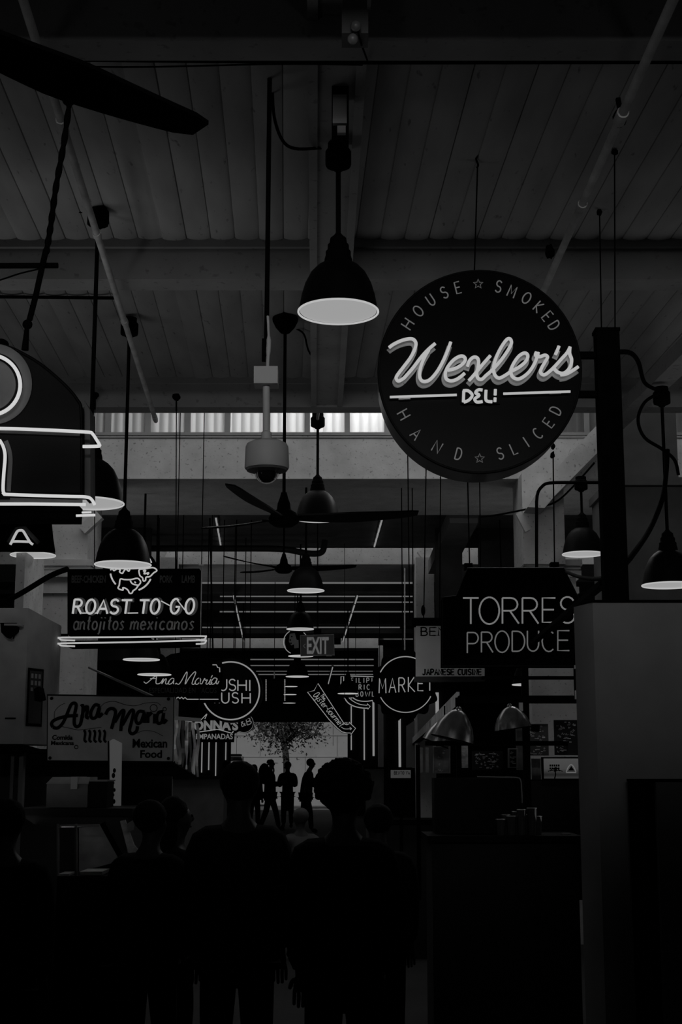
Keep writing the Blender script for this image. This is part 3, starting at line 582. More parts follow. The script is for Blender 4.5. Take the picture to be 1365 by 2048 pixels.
trace(ne, Zd([(-5, 1050), (30, 1110), (50, 1180), (52, 1260), (40, 1400), (32, 1560), (45, 1610), (90, 1622), (700, 1642), (900, 1648), (960, 1672), (995, 1730)]), Y - .05, 3.3, sub=4)
trace(ne, [(-166, 1008), (60, 1008)] + Zd([(600, 1725), (900, 1728)]), Y - .05, 3.3, False)
trace(ne, Zd([(800, 1845), (1000, 1838)]), Y - .04, 2.6, False); trace(ne, Zd([(860, 1812), (960, 1808)]), Y - .04, 2.0, False)
part('neon_tube', ne, neonA, t)
chan2 = M('side_channel', .2, .7)
for q_ in ([at(x, y, Y - .004) for x, y in cat(Zd([(60, 1060), (95, 1150), (110, 1260), (100, 1420), (90, 1590)]), 4)], [at(0, 862, Y - .004), at(160, 868, Y - .004)], [at(20, 1000, Y - .004), at(165, 1004, Y - .004)]): part('letter_channel', MB().tube(q_, .010, 8, flat=.2), chan2, t)
chn = MB(); pts = [at(x, y, Y + .05) for x, y in ((141, 190), (128, 285), (112, 375), (101, 455), (92, 508))]
chn.tube(cat([tuple(p) for p in pts], 14), [.010 + .005 * abs(sin(i * .62)) for i in range(57)], 8)
chn.tube([at(92, 500, Y + .05), at(84, 535, Y + .05), at(72, 590, Y + .05), at(59, 640, Y + .05)], .013, 8).ball(at(55, 649, Y + .05), .022, 12, 8).tube([at(54, 655, Y + .05), at(50, 700, Y + .05)], [.010, .016], 8)
part('chain', chn, matteM, t); part('shackle', MB().ball(at(2, 690, Y + .04), (.035, .03, .028), 10, 7), matteM, t); part('shackle', MB().ball(at(138, 200, Y + .04), (.03, .02, .03), 10, 7), matteM, t)
t = thing('bracket_bar', 'short black steel bar with a thin stay, crossing the twisted chain', 'bracket', at(40, 532, Y))
part('bar', MB().tube([at(-60, 532, Y + .09), at(116, 531, Y + .09)], .0125, 12), matteM, t); part('stay', MB().tube(cat([at(-30, 566, Y + .09), at(0, 560, Y + .09), at(40, 547, Y + .09), at(78, 538, Y + .09)]), .004, 6), matteM, t)
# letter A box below it
t = sign('neon_sign', 'small dark box sign with one neon letter A, below the lunch-box shaped sign', 20, 1108, 6.4); Y = 6.4
face('cabinet', t, [(-120, 1042), (97, 1042), (100, 1072), (104, 1099), (-120, 1098)], Y, .08)
Za = zz(0, 1020, 9.75); m = MB(); trace(m, Za([(200, 676), (240, 600), (300, 480), (345, 412), (400, 396), (452, 412), (520, 520), (588, 630), (640, 672)]), Y - .04, 2.7); trace(m, Za([(215, 640), (260, 616), (400, 614), (570, 620)]), Y - .045, 2.5)
part('neon_letter', m, neonB, t); m = MB(); trace(m, Za([(160, 640), (330, 360), (480, 350), (760, 650)]), Y - .003, 4.5, False, flat=.2); part('letter_channel', m, M('chan3', .08, .7), t)
part('hanger', MB().box(at(62, 1044, Y) , at(76, 1030, Y) + Vector((0, .05, 0))), matteM, t)
# roast sign
Y = 11.1
t = sign('neon_sign', 'black neon sign with neon animals in a ring above bright slanted capitals', 268, 1270, Y)
face('cabinet', t, [(135, 1138), (399, 1137), (400, 1270), (135, 1270)], Y, .2)
part('crown_disc', MB().prism(poly(ring(263, 1140, 49, 0, 350, 40), Y), Y, Y + .15), signM, t)
Zr = zz(130, 1120, 4.707); ne = MB(); chn = MB()
for c_, x0, x1, y0, y1 in (('R', 74, 160, 372, 505), ('O', 192, 285, 372, 505), ('A', 300, 410, 378, 505), ('S', 420, 505, 372, 505), ('T', 520, 628, 378, 505), ('T', 690, 790, 378, 505), ('O', 800, 890, 368, 505), ('G', 988, 1075, 365, 505), ('O', 1128, 1215, 365, 505)):
    (ax, ay), (bx, by) = Zr([(x0, y1), (x1, y0)])
    glyph(ne, c_, Y - .05, ax, ay, (bx - ax) * .9, ay - by, 2.2, 0, .13, n=8); glyph(chn, c_, Y - .004, ax + 4, ay, (bx - ax) * .9, ay - by, 4.4, 0, .13, flat=.15, n=8)
for a, b in (((160, 500), (250, 498)), ((590, 500), (690, 498)), ((905, 385), (985, 428)), ((1060, 380), (1130, 470)), ((300, 500), (280, 500))): trace(ne, Zr([a, b]), Y - .05, 1.2, False)
part('neon_capitals', ne, neonB, t); part('letter_channel', chn, M('chan4', .16, .7), t)
an = MB()
for st, cl in (([(522, 180), (560, 184), (620, 184), (680, 172), (706, 190), (712, 214), (690, 242), (668, 272), (642, 290), (630, 312), (608, 312), (595, 286), (570, 266), (545, 262), (548, 282), (518, 277), (500, 262), (512, 235)], True), ([(655, 205), (668, 215)], False), ([(615, 195), (638, 225), (690, 238)], False),
    ([(700, 92), (750, 84), (830, 72), (866, 98), (835, 122), (800, 156), (765, 162), (758, 192), (738, 196), (730, 166), (706, 146)], True), ([(735, 105), (760, 98), (745, 130), (790, 120), (775, 140)], False), ([(428, 96), (445, 80), (460, 100), (475, 92), (495, 84), (520, 92), (515, 112), (540, 126), (555, 104), (575, 86), (600, 106), (612, 84)], False)): trace(an, Zr(st), Y - .05, 1.5, True, cl, sub=4)
part('neon_animal', an, neonB, t); 
for a0, a1 in ((190, 222), (290, 335), (20, 60), (100, 170)): rg = MB(); trace(rg, ring(263, 1140, 42.5, a0, a1, 10), Y - .04, 1.7, False); part('neon_ring', rg, neonB, t)
pt = MB(); (a, b), (c, d) = Zr([(80, 655), (555, 655)]); line_text(pt, 'antojitos', Y - .004, a, b, c, d, 29, 1.65, .12, .3, .4); part('painted_word', pt, dimpaintM, t); pt = MB(); (a, b), (c, d) = Zr([(615, 655), (1215, 655)]); line_text(pt, 'mexicanos', Y - .004, a, b, c, d, 29, 1.65, .12, .3, .4); part('painted_word', pt, dimpaintM, t)
fd = M('faint_letter', .05, .8, .6, 6)
for s_, x0, x1 in (('BEEF-CHICKEN', 62, 385), ('PORK', 893, 1015), ('LAMB', 1100, 1225)): (a, b), (c, d) = Zr([(x0, 145), (x1, 215)]); printed('painted_words', s_, fd, t, a, b, c, d, Y - .002, .02)
ne = MB()
for p in ([(150, 1281), (124, 1280), (120, 1277), (126, 1275), (260, 1274.2), (400, 1272.2), (411, 1274.5), (408, 1279), (392, 1280)], [(150, 1292.5), (124, 1291.5), (120, 1288.5), (126, 1286.5), (260, 1284.5), (400, 1280.8), (411, 1283), (408, 1287), (392, 1288)]): trace(ne, p, Y - .12, 1.7, sub=3)
part('neon_bar', ne, neonB, t); part('bar_box', MB().prism(poly([(136, 1283), (396, 1280), (396, 1291), (136, 1294)], Y), Y - .06, Y + .2), matteM, t)
part('side_arm', MB().bar(at(58, 1271, Y + .1), at(136, 1270, Y + .1), .018), matteM, t); part('side_rod', MB().tube([at(404, 1131, Y + .05), at(401, 1272, Y + .05)], .0045, 8), pipeM, t); part('side_rod', MB().bar(at(398, 1130, Y + .05), at(409, 1130, Y + .05), .008), pipeM, t)
wires(t, ((318, 1036, 318, 1138, Y + .1, Y + .1), (420, 1036, 426, 1300, Y + .4, Y + .4), (352, 1100, 352, 1138, Y + .1, Y + .1)), .007)
# scalloped script sign
Y = 17.6
t = sign('neon_sign', 'scalloped black sign with thin cursive neon and a zigzag tube under it', 360, 1405, Y); hang(t, (420,), 1330, Y + .1); hang(t, (362,), 1310, Y + .1)
Zn = zz(270, 1290, 5.25)
face('cabinet', t, Zn([(75, 520), (78, 330), (60, 320), (42, 260), (60, 200), (200, 190), (300, 140), (380, 95), (500, 75), (600, 92), (690, 140), (760, 190), (860, 190), (905, 230), (905, 330), (890, 560), (890, 600), (480, 605), (430, 560)]), Y, .18)
ne = MB()
for st in ([(93, 385), (118, 402), (152, 378), (190, 345), (232, 318)], [(232, 318), (226, 350), (222, 400), (245, 408), (268, 398)], [(160, 352), (230, 352)], [(270, 400), (300, 352), (282, 408), (310, 368), (330, 355), (322, 402), (342, 408), (362, 380)], [(415, 358), (388, 350), (352, 388), (358, 412), (390, 400), (414, 362), (404, 402), (428, 408), (440, 400)],
    [(432, 400), (460, 412), (490, 375), (530, 302), (548, 284), (545, 330), (528, 412), (570, 345), (622, 286), (640, 292), (616, 352), (600, 402), (615, 414), (640, 395)], [(690, 352), (662, 350), (632, 390), (645, 414), (672, 400), (692, 358), (684, 402), (704, 408)], [(704, 408), (733, 350), (739, 372), (762, 366), (746, 400), (758, 413), (776, 398)], [(776, 398), (800, 356), (780, 402), (792, 414), (812, 392)], [(815, 318), (800, 344)], [(862, 352), (832, 347), (800, 388), (812, 412), (842, 400), (866, 352), (854, 398), (868, 408), (884, 378)]): trace(ne, Zn(st), Y - .05, .85, n=6, sub=4)
part('neon_script', ne, neonC, t); ne = MB()
trace(ne, Zn([(435, 560), (455, 548), (472, 562), (492, 548), (508, 566), (527, 550), (547, 570), (878, 570)]), Y - .05, 1.1, False); trace(ne, Zn([(815, 208), (856, 208), (870, 236), (890, 240), (892, 285)]), Y - .05, 1.1, False)
part('neon_zigzag', ne, neonC, t); (a, b), (c, d) = Zn([(150, 448), (858, 505)]); printed('painted_words', 'ESPECIALIDAD EN TACOS', M('faint_letter2', .03, .8, .5), t, a, b, c, d, Y - .002)
# round ring sign behind it
Y = 18.5
t = sign('neon_sign', 'round black sign inside a broken neon ring, with two rows of neon capitals', 462, 1446, Y)
face('cabinet', t, ring(461.5, 1381, 64, 0, 354, 59), Y, .22, blackM); ne = MB(); trace(ne, ring(461.5, 1381.5, 57.8, 107, -155, 60), Y - .05, 1.5, False); part('neon_ring', ne, neonC, t)
ne = MB()
for c_, x0, x1, y0, y1 in (('S', 800, 850, 360, 478), ('U', 890, 965, 360, 478), ('S', 988, 1060, 360, 478), ('H', 1082, 1170, 368, 480), ('I', 1180, 1235, 368, 482), ('R', 840, 890, 500, 610), ('U', 912, 988, 500, 610), ('S', 1020, 1088, 500, 610), ('H', 1125, 1212, 505, 612)): (a, b), (c, d) = Zn([(x0, y1), (x1, y0)]); glyph(ne, c_, Y - .05, a, b, c - a, b - d, 1.25, n=8)
part('neon_capitals', ne, neonC, t); hang(t, (445, 470, 500), 1325, Y + .1)
# empanada sign and small disc
Y = 19
t = sign('shop_sign', 'small dark shop sign with fat white capitals over a wavy line and a smaller word', 436, 1483, Y); hang(t, (412, 466), 1440, Y + .08)
face('cabinet', t, [(380, 1484), (380, 1438), (405, 1428), (440, 1425), (478, 1443), (481, 1460), (468, 1467), (467, 1484)], Y, .15)
lit2 = E('lit_letter', .13)
printed('raised_letters', "DONNA'S", lit2, t, 370, 1440, 477, 1461, Y - .02, .05); printed('raised_letters', 'EMPANADAS', lit2, t, 392, 1467.5, 466, 1478.5, Y - .01, .02)
ne = MB(); trace(ne, [(398, 1464), (420, 1461), (436, 1459), (455, 1464), (464, 1466), (467, 1462)], Y - .04, .9); trace(ne, [(400, 1442), (408, 1434), (414, 1428), (410, 1438)], Y - .04, .8); part('neon_line', ne, neonC, t)
t = sign('shop_sign', 'little round dark sign edge with a white ring, behind the fat white capitals', 492, 1466, 20); Y = 20; hang(t, (488,), 1430, Y + .06)
face('cabinet', t, ring(488, 1446, 20, 0, 350, 40), Y, .12); ne = MB(); trace(ne, ring(488, 1446, 19, 70, -150, 24), Y - .02, .5, False); line_text(ne, '&B', Y - .01, 483, 1454, 504, 1447, 12, .9, .1); part('lettering', ne, lit2, t)
# arrow sign
Y = 20.5; Zo = zz(600, 1330, 8.53)
ol = [(310, 315), (745, 985), (770, 1010), (805, 1018), (842, 1005), (840, 975), (952, 1080), (872, 1188), (868, 1160), (800, 1160), (720, 1140), (640, 1075), (500, 930), (132, 462), (245, 437)]
t = sign('neon_sign', 'slanted black arrow sign with a neon outline and cursive neon along it', 660, 1469, Y); hang(t, (637, 690), 1440 - 20, Y + .05, .004)
face('cabinet', t, Zo([(310, 295), (760, 980), (800, 1005), (830, 990), (832, 955), (975, 1080), (865, 1212), (855, 1172), (800, 1172), (715, 1152), (630, 1085), (490, 940), (112, 458), (240, 425)]), Y, .12)
ne = MB(); trace(ne, Zo(ol), Y - .04, .75, False, True, n=6); part('neon_outline', ne, neonC, t); ne = MB()
(a, b), (c, d) = Zo([(222, 520), (690, 1062)]); line_text(ne, 'Oyster-Gourmet', Y - .04, a, b, c, d, 13.5, .6, .15, .16); (a, b), (c, d) = Zo([(345, 525), (410, 598)]); line_text(ne, 'The', Y - .04, a, b, c, d, 7, .55, .15, .2); trace(ne, Zo([(710, 1058), (750, 1085), (800, 1092), (880, 1085)]), Y - .04, .6); trace(ne, Zo([(852, 1058), (886, 1085), (858, 1108)]), Y - .04, .6, False)
part('neon_script', ne, neonC, t)
# rice bowl sign
Y = 29.5
t = sign('neon_sign', 'dark bowl-shaped neon sign with three rows of narrow capitals and a curved arrow', 735, 1420, Y); hang(t, (712, 760), 1352, Y + .05)
face('cabinet', t, Zo([(690, 190), (760, 180), (800, 170), (1420, 178), (1400, 500), (1300, 590), (1180, 622), (1050, 615), (900, 560), (780, 480), (755, 340), (700, 370)]), Y, .14)
ne = MB()
for s_, x0, x1, y in (('FILIPINO', 878, 1400, 303), ('RICE', 1010, 1290, 418), ('BOWLS', 960, 1370, 535)): (a, b), (c, d) = Zo([(x0, y), (x1, y)]); line_text(ne, s_, Y - .02, a, b, c, d, 9.6, .8, 0, .55, wide={'B': .6, 'O': .6, 'R': .6, 'C': .65, 'F': .55, 'L': .55, 'P': .62, 'I': .25, 'N': .6})
part('capitals', ne, neonD, t); ne = MB()
for st in ([(700, 370), (704, 195), (750, 195), (748, 330)], [(840, 188), (1258, 199)], [(805, 188), (818, 188)]): trace(ne, Zo(st), Y - .04, .95, False)
trace(ne, Zo([(900, 555), (990, 605), (1130, 620), (1280, 598)]), Y - .04, 1.0)
part('neon_trim', ne, neonC, t); ar = MB(); trace(ar, Zo([(760, 560), (830, 650), (940, 708), (1080, 735), (1160, 736)]), Y - .04, 1.1); trace(ar, Zo([(1160, 736), (1160, 756), (1202, 706), (1150, 660), (1150, 687)]), Y - .04, .8, False); trace(ar, Zo([(1150, 687), (1060, 678), (980, 655), (900, 610), (840, 558)]), Y - .04, .8); part('neon_arrow', ar, neonC, t)
part('arrow_panel', MB().prism(poly(Zo([(745, 540), (1160, 640), (1215, 706), (1160, 770), (1080, 748), (930, 720), (820, 665)]), Y), Y + .01, Y + .1), signM, t)
# bottle cap sign
Y = 15.2; Zm = zz(730, 1290, 8.53)
t = sign('neon_sign', 'round bottle-cap shaped black sign with scalloped rim and a neon arc above and below', 812, 1442, Y)
face('cabinet', t, [(811 + (66.5 + 4.5 * cos(radians(a * 14))) * cos(radians(a)), 1370 - (66.5 + 4.5 * cos(radians(a * 14))) * sin(radians(a))) for a in range(0, 360, 3)], Y, .2)
ne = MB(); trace(ne, ring(811.5, 1369, 55.8, 154, 50, 26), Y - .05, 1.15, False); trace(ne, ring(811.5, 1369, 55.8, 207, 335, 30), Y - .05, 1.0, False); part('neon_arc', ne, neonC, t); ne = MB()
for c_, x0, x1, y0, y1 in (('M', 245, 362, 570, 820), ('A', 415, 532, 568, 812), ('R', 582, 690, 560, 805), ('K', 745, 855, 548, 798), ('E', 908, 1010, 545, 780), ('T', 1060, 1160, 545, 778)): (a, b), (c, d) = Zm([(x0, y1), (x1, y0)]); glyph(ne, c_, Y - .05, a, b, c - a, b - d, 1.1, n=8)
part('neon_capitals', ne, neonC, t); hang(t, (828, 806), 1306, Y + .1); part('side_rod', MB().tube([at(810, 1136, Y), at(810, 1300, Y)], .007, 8), pipeM, t); part('foot', MB().box(at(786, 1440, Y), at(800, 1424, Y) + Vector((0, .15, 0))), matteM, t)
# white cuisine sign
glow_white = M('sign_white', .6, .7, .08, 4); b_ = glow_white.node_tree.nodes['Principled BSDF']; b_.inputs['Emission Color'].default_value = (1, 1, 1, 1); b_.inputs['Emission Strength'].default_value = .022  # faint glow added to the white panel to brighten it
Y = 12.9
t = sign('shop_sign', 'white rectangular shop sign with dark serif capitals, hanging behind the house-shaped sign', 900, 1352, Y)
face('panel', t, [(833, 1250), (970, 1250), (970, 1353), (833, 1353)], Y, .1, glow_white); part('head_bar', MB().prism(poly([(824, 1236), (972, 1236), (972, 1252), (824, 1252)], Y), Y - .03, Y + .12), matteM, t); part('foot_rail', MB().prism(poly([(830, 1353), (971, 1352), (971, 1362), (830, 1364)], Y), Y, Y + .1), M('rail', .08, .7), t)
pt = MB(); line_text(pt, 'BENTO', Y - .004, 843, 1271, 925, 1271, 16, 1.35, 0, .3, .3, serif=2.4); part('serif_lettering', pt, matteM, t); pt = MB(); line_text(pt, 'JAPANESE CUISINE', Y - .004, 846, 1349.5, 963, 1349.5, 11, 1.45, 0, .34, .3, serif=1.7); part('serif_lettering', pt, matteM, t)
wires(t, ((816, 905, 820, 1240, Y + .05, Y + .05), (853, 930, 848, 1240, Y + .05, Y + .05), (882, 935, 880, 1240, Y + .05, Y + .05), (960, 960, 962, 1160, Y + .05, Y + .05)), .0055)
part('clamp', MB().ball(at(847, 1221, Y + .05), (.02, .02, .05), 8, 6), matteM, t)
# house-shaped sign
Y = 11.9
t = sign('neon_sign', 'black house-shaped neon sign with two rows of thin neon capitals, by the tall partition', 1022, 1332, Y)
face('cabinet', t, [(886, 1195), (914, 1192), (936, 1137), (1128, 1136), (1157, 1195), (1157, 1332), (886, 1332)], Y, .25); part('edge_trim', MB().tube([at(x, y, Y) for x, y in ((886, 1332), (886, 1195), (914, 1192), (936, 1137), (1128, 1136), (1157, 1195), (1157, 1332))], .008, 6, True), blackM, t)
Zt = zz(900, 1160, 4.875); r1 = MB(); r2 = MB()
for mb, L in ((r1, (('T', 130, 282, 175, 428), ('O', 290, 484, 168, 430), ('R', 515, 675, 175, 425), ('R', 710, 866, 175, 425), ('E', 905, 1045, 175, 412), ('S', 1075, 1222, 165, 420))), (r2, (('P', 172, 284, 512, 712), ('R', 310, 422, 508, 706), ('O', 442, 580, 497, 706), ('D', 610, 732, 500, 695), ('U', 758, 868, 495, 694), ('C', 902, 1022, 497, 698), ('E', 1055, 1180, 494, 688)))):
    for c_, x0, x1, y0, y1 in L: (a, b), (c, d) = Zt([(x0, y1), (x1, y0)]); glyph(mb, c_, Y - .05, a, b, c - a, b - d, 1.75 if mb is r1 else 1.45, n=8)
part('neon_capitals', r1, neonD, t); part('neon_capitals', r2, E('neon_low', .10), t)
wires(t, ((936, 960, 940, 1137, Y + .1, Y + .1), (1107, 905, 1110, 1137, Y + .1, Y + .1), (1000, 1040, 1003, 1137, Y + .1, Y + .1)), .006)
for x, y in ((1107, 893), (1106, 910)): part('hook', MB().ball(at(x, y, Y + .1), (.02, .015, .03), 8, 6, .4, y), matteM, t)
for x, y in ((938, 1132), (1111, 1130)): part('lug', MB().box(at(x - 8, y + 6, Y + .06), at(x + 8, y - 6, Y + .06) + Vector((0, .1, 0))), matteM, t)
t = thing('diagonal_strut', 'black strut slanting down across the lower right of the house-shaped sign', 'strut', at(1066, 1286, 11.85)); part('bar', MB().bar(at(1208, 1166, 7.55), at(1066, 1286, 11.84), .045, .03), matteM, t); part('fixing', MB().box(at(1062, 1292, 11.84), at(1072, 1280, 11.84) + Vector((0, .06, 0))), matteM, t)
# exit sign, film-reel ring sign, marquee box
Y = 17.2
t = sign('exit_sign', 'hanging exit sign with a small arrow, in front of the strip lights', 634, 1311, Y); hang(t, (635,), 1262, Y + .05)
face('panel', t, [(601, 1271), (668, 1269), (669, 1310), (602, 1312)], Y, .08, M('exit_panel', .085, .6, .1)); part('frame', MB().tube([at(x, y, Y) for x, y in ((601, 1271), (668, 1269), (669, 1310), (602, 1312))], .007, 6, True), greyM, t)
printed('exit_letters', 'EXIT', E('exit_glow', .075), t, 614, 1274, 658, 1308, Y - .01, .03); m = MB(); glyph(m, '<', Y - .01, 607, 1296, 4, 8, .9); part('arrow', m, E('exit_arrow', .03), t); part('mount_arm', MB().box(at(668, 1288, Y + .1), at(682, 1276, Y + .1) + Vector((0, .08, 0))), matteM, t); part('label_strip', MB().box(at(653, 1312.5, Y - .005), at(664, 1310.5, Y)), greyM, t)
part('hanger', MB().box(at(628, 1270, Y + .02), at(643, 1258, Y + .02) + Vector((0, .06, 0))), matteM, t)
Y = 21
t = sign('neon_sign', 'dark round sign with a neon arc and pale pierced disc beside the exit sign', 592, 1304, Y); hang(t, (590,), 1265, Y + .06); face('cabinet', t, ring(594, 1284, 24, 0, 350, 40), Y, .12); ne = MB(); trace(ne, ring(592, 1284, 24.5, 120, 245, 20), Y - .03, .8, False); trace(ne, ring(592, 1284, 24.5, 50, 30, 6), Y - .03, .7, False); part('neon_arc', ne, neonC, t)
part('pierced_disc', MB().prism(poly([(580, 1268), (590, 1266), (594, 1280), (590, 1288), (583, 1291), (578, 1283)], Y), Y - .02, Y), greyM, t); part('film_strip', MB().prism(poly([(588.5, 1281), (597.5, 1280), (598, 1296), (589, 1297)], Y), Y - .03, Y - .02), greyM, t)
hl = MB()
for x, y in ((584, 1273), (581, 1280), (582.5, 1286.5)): hl.ball(at(x, y, Y - .022), (.012, .006, .012), 8, 6)
part('hole', hl, matteM, t)
Y = 24
t = sign('marquee_sign', 'dark square box sign with beaded bulb edges, hanging above the street door', 551, 1402, Y); hang(t, (549,), 1345, Y + .1); face('cabinet', t, [(536, 1358), (565, 1358), (565, 1402), (536, 1402)], Y, .3, matteM)
for x in (532.5, 570): 
    m = MB()
    for i in range(14): m.ball(at(x, 1360 + i * 3.1, Y), .012, 8, 6)
    part('bulb_row', m, neonD, t)
part('hanger', MB().bar(at(549, 1342, Y + .1), at(549, 1358, Y + .1), .02), pipeM, t)
# ------------------------------------------------------------------ tall partition at the frame's edge
def pbox(mb, x0, y0, x1, y1, Y, t):                                  # a box whose front fills a pixel rectangle at distance Y
    a, b = at(x0, y1, Y), at(x1, y0, Y); return mb.box((a.x, Y, a.z), (b.x, Y + t, b.z))
t = thing('partition', 'tall plain pale partition in front of the black post', 'partition', (at(1280, 1205, 7.1).x, 7.1, 0))
a, b = at(1186, 1205, 7.1), at(1480, 1205, 7.1)
part('panel', MB().box((a.x, 7.1, 0), (b.x, 7.2, a.z)), M('partition_paint', .30, .75, .12, 3, .05), t)
c = at(1161, 1205, 7.1); part('edge_board', MB().add([(c.x, 7.3, 0), (a.x, 7.1, 0), (a.x, 7.2, 0), (c.x + .02, 7.38, 0), (c.x, 7.3, a.z), (a.x, 7.1, a.z), (a.x, 7.2, a.z), (c.x + .02, 7.38, a.z)], [(3, 2, 1, 0), (4, 5, 6, 7), (0, 1, 5, 4), (1, 2, 6, 5), (2, 3, 7, 6), (3, 0, 4, 7)]), M('partition_edge', .36, .7, .12, 3), t)
part('top_rail', MB().box((a.x - .01, 7.09, a.z), (b.x, 7.21, a.z + .012)), matteM, t)
t = thing('storage_box', 'pale box standing against the tall partition, low at the frame edge', 'box', (at(1340, 1690, 6.7).x, 6.7, 0))
a, b = at(1318, 1690, 6.6), at(1440, 1564, 6.6)
part('body', MB().box((a.x, 6.6, 0), (b.x, 7.05, b.z)), M('storage_paint', .12, .7), t); part('side_panel', MB().box((a.x - .04, 6.65, 0), (a.x, 7.05, b.z)), matteM, t); part('lid', MB().box((a.x - .045, 6.6, b.z), (b.x, 7.05, b.z + .012)), matteM, t)

# ------------------------------------------------------------------ right-hand stall
t = thing('stall_canopy', 'dark food stall frame with a long pale fascia running towards the street door', 'stall', (at(1000, 1500, 10).x, 10, 0))
fa, fb = at(917, 1398, 10), at(824, 1484, 25)
part('fascia', MB().bar(fa, fb, .02, .10), M('fascia_paint', .75, .6, .25, 6, .1), t); part('under_rail', MB().bar(fa - Vector((-.02, 0, .06)), fb - Vector((-.02, 0, .06)), .06, .03), matteM, t)
for y0, y1 in ((1391, 1406), (1352, 1358)): m = MB(); pbox(m, 919 if y1 > 1400 else 965, y0, 1162, y1, 9.9, .08); part('cross_beam', m, matteM, t)
m = MB(); pbox(m, 852, 1482, 1139, 1491, 9.9, .08); part('shelf_rail', m, matteM, t); m = MB(); pbox(m, 1138, 1485, 1156, 1507, 9.88, .08); part('rail_box', m, M('rb', .03, .7), t)
for x, y0, y1, w_ in ((1154, 1330, 1392, 5), (1056, 1332, 1800, 2.6), (838, 1490, 1800, 5), (920, 1395, 1800, 4)): m = MB(); pbox(m, x - w_ / 2, y0, x + w_ / 2, y1, 9.95, .05); part('upright', m, matteM, t)
for x, y in ((1154, 1333), (1155, 1384), (1043, 1408)): m = MB(); pbox(m, x - 3.5, y - 3, x + 3.5, y + (4 if y < 1340 else 14), 9.86, .03); part('clip', m, pipeM, t)
def heat(x0, y0, x1, y1, r, Y, label):
    a, b = at(x0, y0, Y), at(x1, y1, Y); s = mpp(y0, Y); t = thing('heat_lamp', label, 'lamp', a, 'steel heat lamps of the stall'); d = b - a
    prof = [(.0, .14), (.05, .3), (.14, .44), (.28, .6), (.5, .8), (.75, .93), (1, 1)]
    part('shade', MB().tube([a + d * u for u, _ in prof], [q * r * s for _, q in prof], 28), M('spun_steel', .38, .26, .25, 12, metal=.9), t)
    part('opening', MB().tube([b + d * .005, b + d * .03], [r * s * 1.01, r * s * .97], 28), matteM, t); part('knob', MB().ball(a, r * s * .16, 10, 8), steelM, t); part('cord', MB().tube([a, (a.x, a.y, at(1000, 1398, 9.94).z + (Y - 9.6) * .0)], .006, 8), matteM, t)
heat(918, 1420, 905, 1478, 43, 9.6, 'steel heat lamp shade hanging under the stall beam, nearest the pale fascia')
heat(890, 1440, 872, 1486, 28, 11, 'steel heat lamp shade overlapped by the nearer one under the fascia')
heat(1020, 1413, 1027, 1457, 37, 9.6, 'single steel heat lamp shade in the middle of the stall beam')
rd = random.Random(11); chalk = M('chalk_marks', .6, .9, .5, 20); boardM = M('chalkboard', .012, .8, .3)
def board(x0, y0, x1, y1, Y, label, n, frame=False, cat_='poster', pale=None):
    t = thing('poster_board', label, cat_, at((x0 + x1) / 2, y1, Y)); m = MB(); pbox(m, x0, y0, x1, y1, Y, .03); part('board', m, pale or boardM, t); k = MB()
    for i in range(n):
        x = rd.uniform(x0 + 2, x1 - 8); y = rd.uniform(y0 + 3, y1 - 4); w_ = rd.uniform(2, 7); h_ = rd.uniform(.7, 3.2)
        if rd.random() < .5: trace(k, [(x, y + 2), (x + w_ * .3, y - 1.5), (x + w_ * .5, y + 2), (x + w_, y)], Y - .004, .45, flat=.3, n=4, sub=3)
        else: pbox(k, x, y, min(x1 - 1, x + w_), y + h_ * .6, Y - .004, .004)
    part('chalk_scribbles', k, chalk, t)
    if frame: part('frame', MB().tube([at(*p, Y - .005) for p in ((x0, y0), (x1, y0), (x1, y1), (x0, y1))], .008, 6, True), greyM, t)
board(1057, 1448, 1097, 1511, 10.6, 'chalk scribbled poster board with a dark square at its top corner', 46, pale=M('pale_board', .07, .8, .3))
m = MB(); pbox(m, 1064, 1450, 1080, 1463, 10.57, .02); tag(part('corner_square', m, matteM, bpy.data.objects[[o.name for o in bpy.data.objects if o.name.startswith('poster_board')][-1]]))
board(1111, 1440, 1157, 1510, 10.7, 'chalk scribbled poster board next to the tall partition edge', 54)
board(946, 1502, 1006, 1540, 10.9, 'low wide chalk scribbled board under the stall shelf rail', 44)
board(1018, 1498, 1035, 1535, 10.8, 'narrow chalk scribbled board between two pale frame edges', 10, True)
board(921, 1464, 936, 1536, 10.8, 'narrow pale crinkled poster strip behind the steel heat lamps', 16, False, 'poster', M('pale_poster', .42, .6, .6, 18))
board(868, 1494, 900, 1546, 11.4, 'pale poster sheet hanging behind the stall upright', 8, True, 'poster', M('pale_poster2', .16, .6, .5, 12))
t = thing('menu_screen', 'small lit screen with a palm tree and a triangular badge, beside the partition', 'screen', at(1123, 1557, 10.2)); Y = 10.2
m = MB(); pbox(m, 1086, 1514, 1161, 1560, Y, .06); part('housing', m, matteM, t)
em = bpy.data.materials.new('screen_picture'); em.use_nodes = True; nt = em.node_tree; b_ = nt.nodes['Principled BSDF']; b_.inputs['Base Color'].default_value = (.01, .01, .01, 1)
tc = nt.nodes.new('ShaderNodeTexCoord'); sx = nt.nodes.new('ShaderNodeSeparateXYZ'); cr = nt.nodes.new('ShaderNodeValToRGB'); nt.links.new(tc.outputs['Generated'], sx.inputs[0]); nt.links.new(sx.outputs[2], cr.inputs[0])
for p_, v_ in ((0, .035), (.18, .012), (.26, .02), (.5, .05), (1, .06)):
    e_ = cr.color_ramp.elements[0] if p_ == 0 else cr.color_ramp.elements[-1] if p_ == 1 else cr.color_ramp.elements.new(p_); e_.color = (v_, v_, v_, 1)
nt.links.new(cr.outputs[0], b_.inputs['Emission Color']); b_.inputs['Emission Strength'].default_value = 1
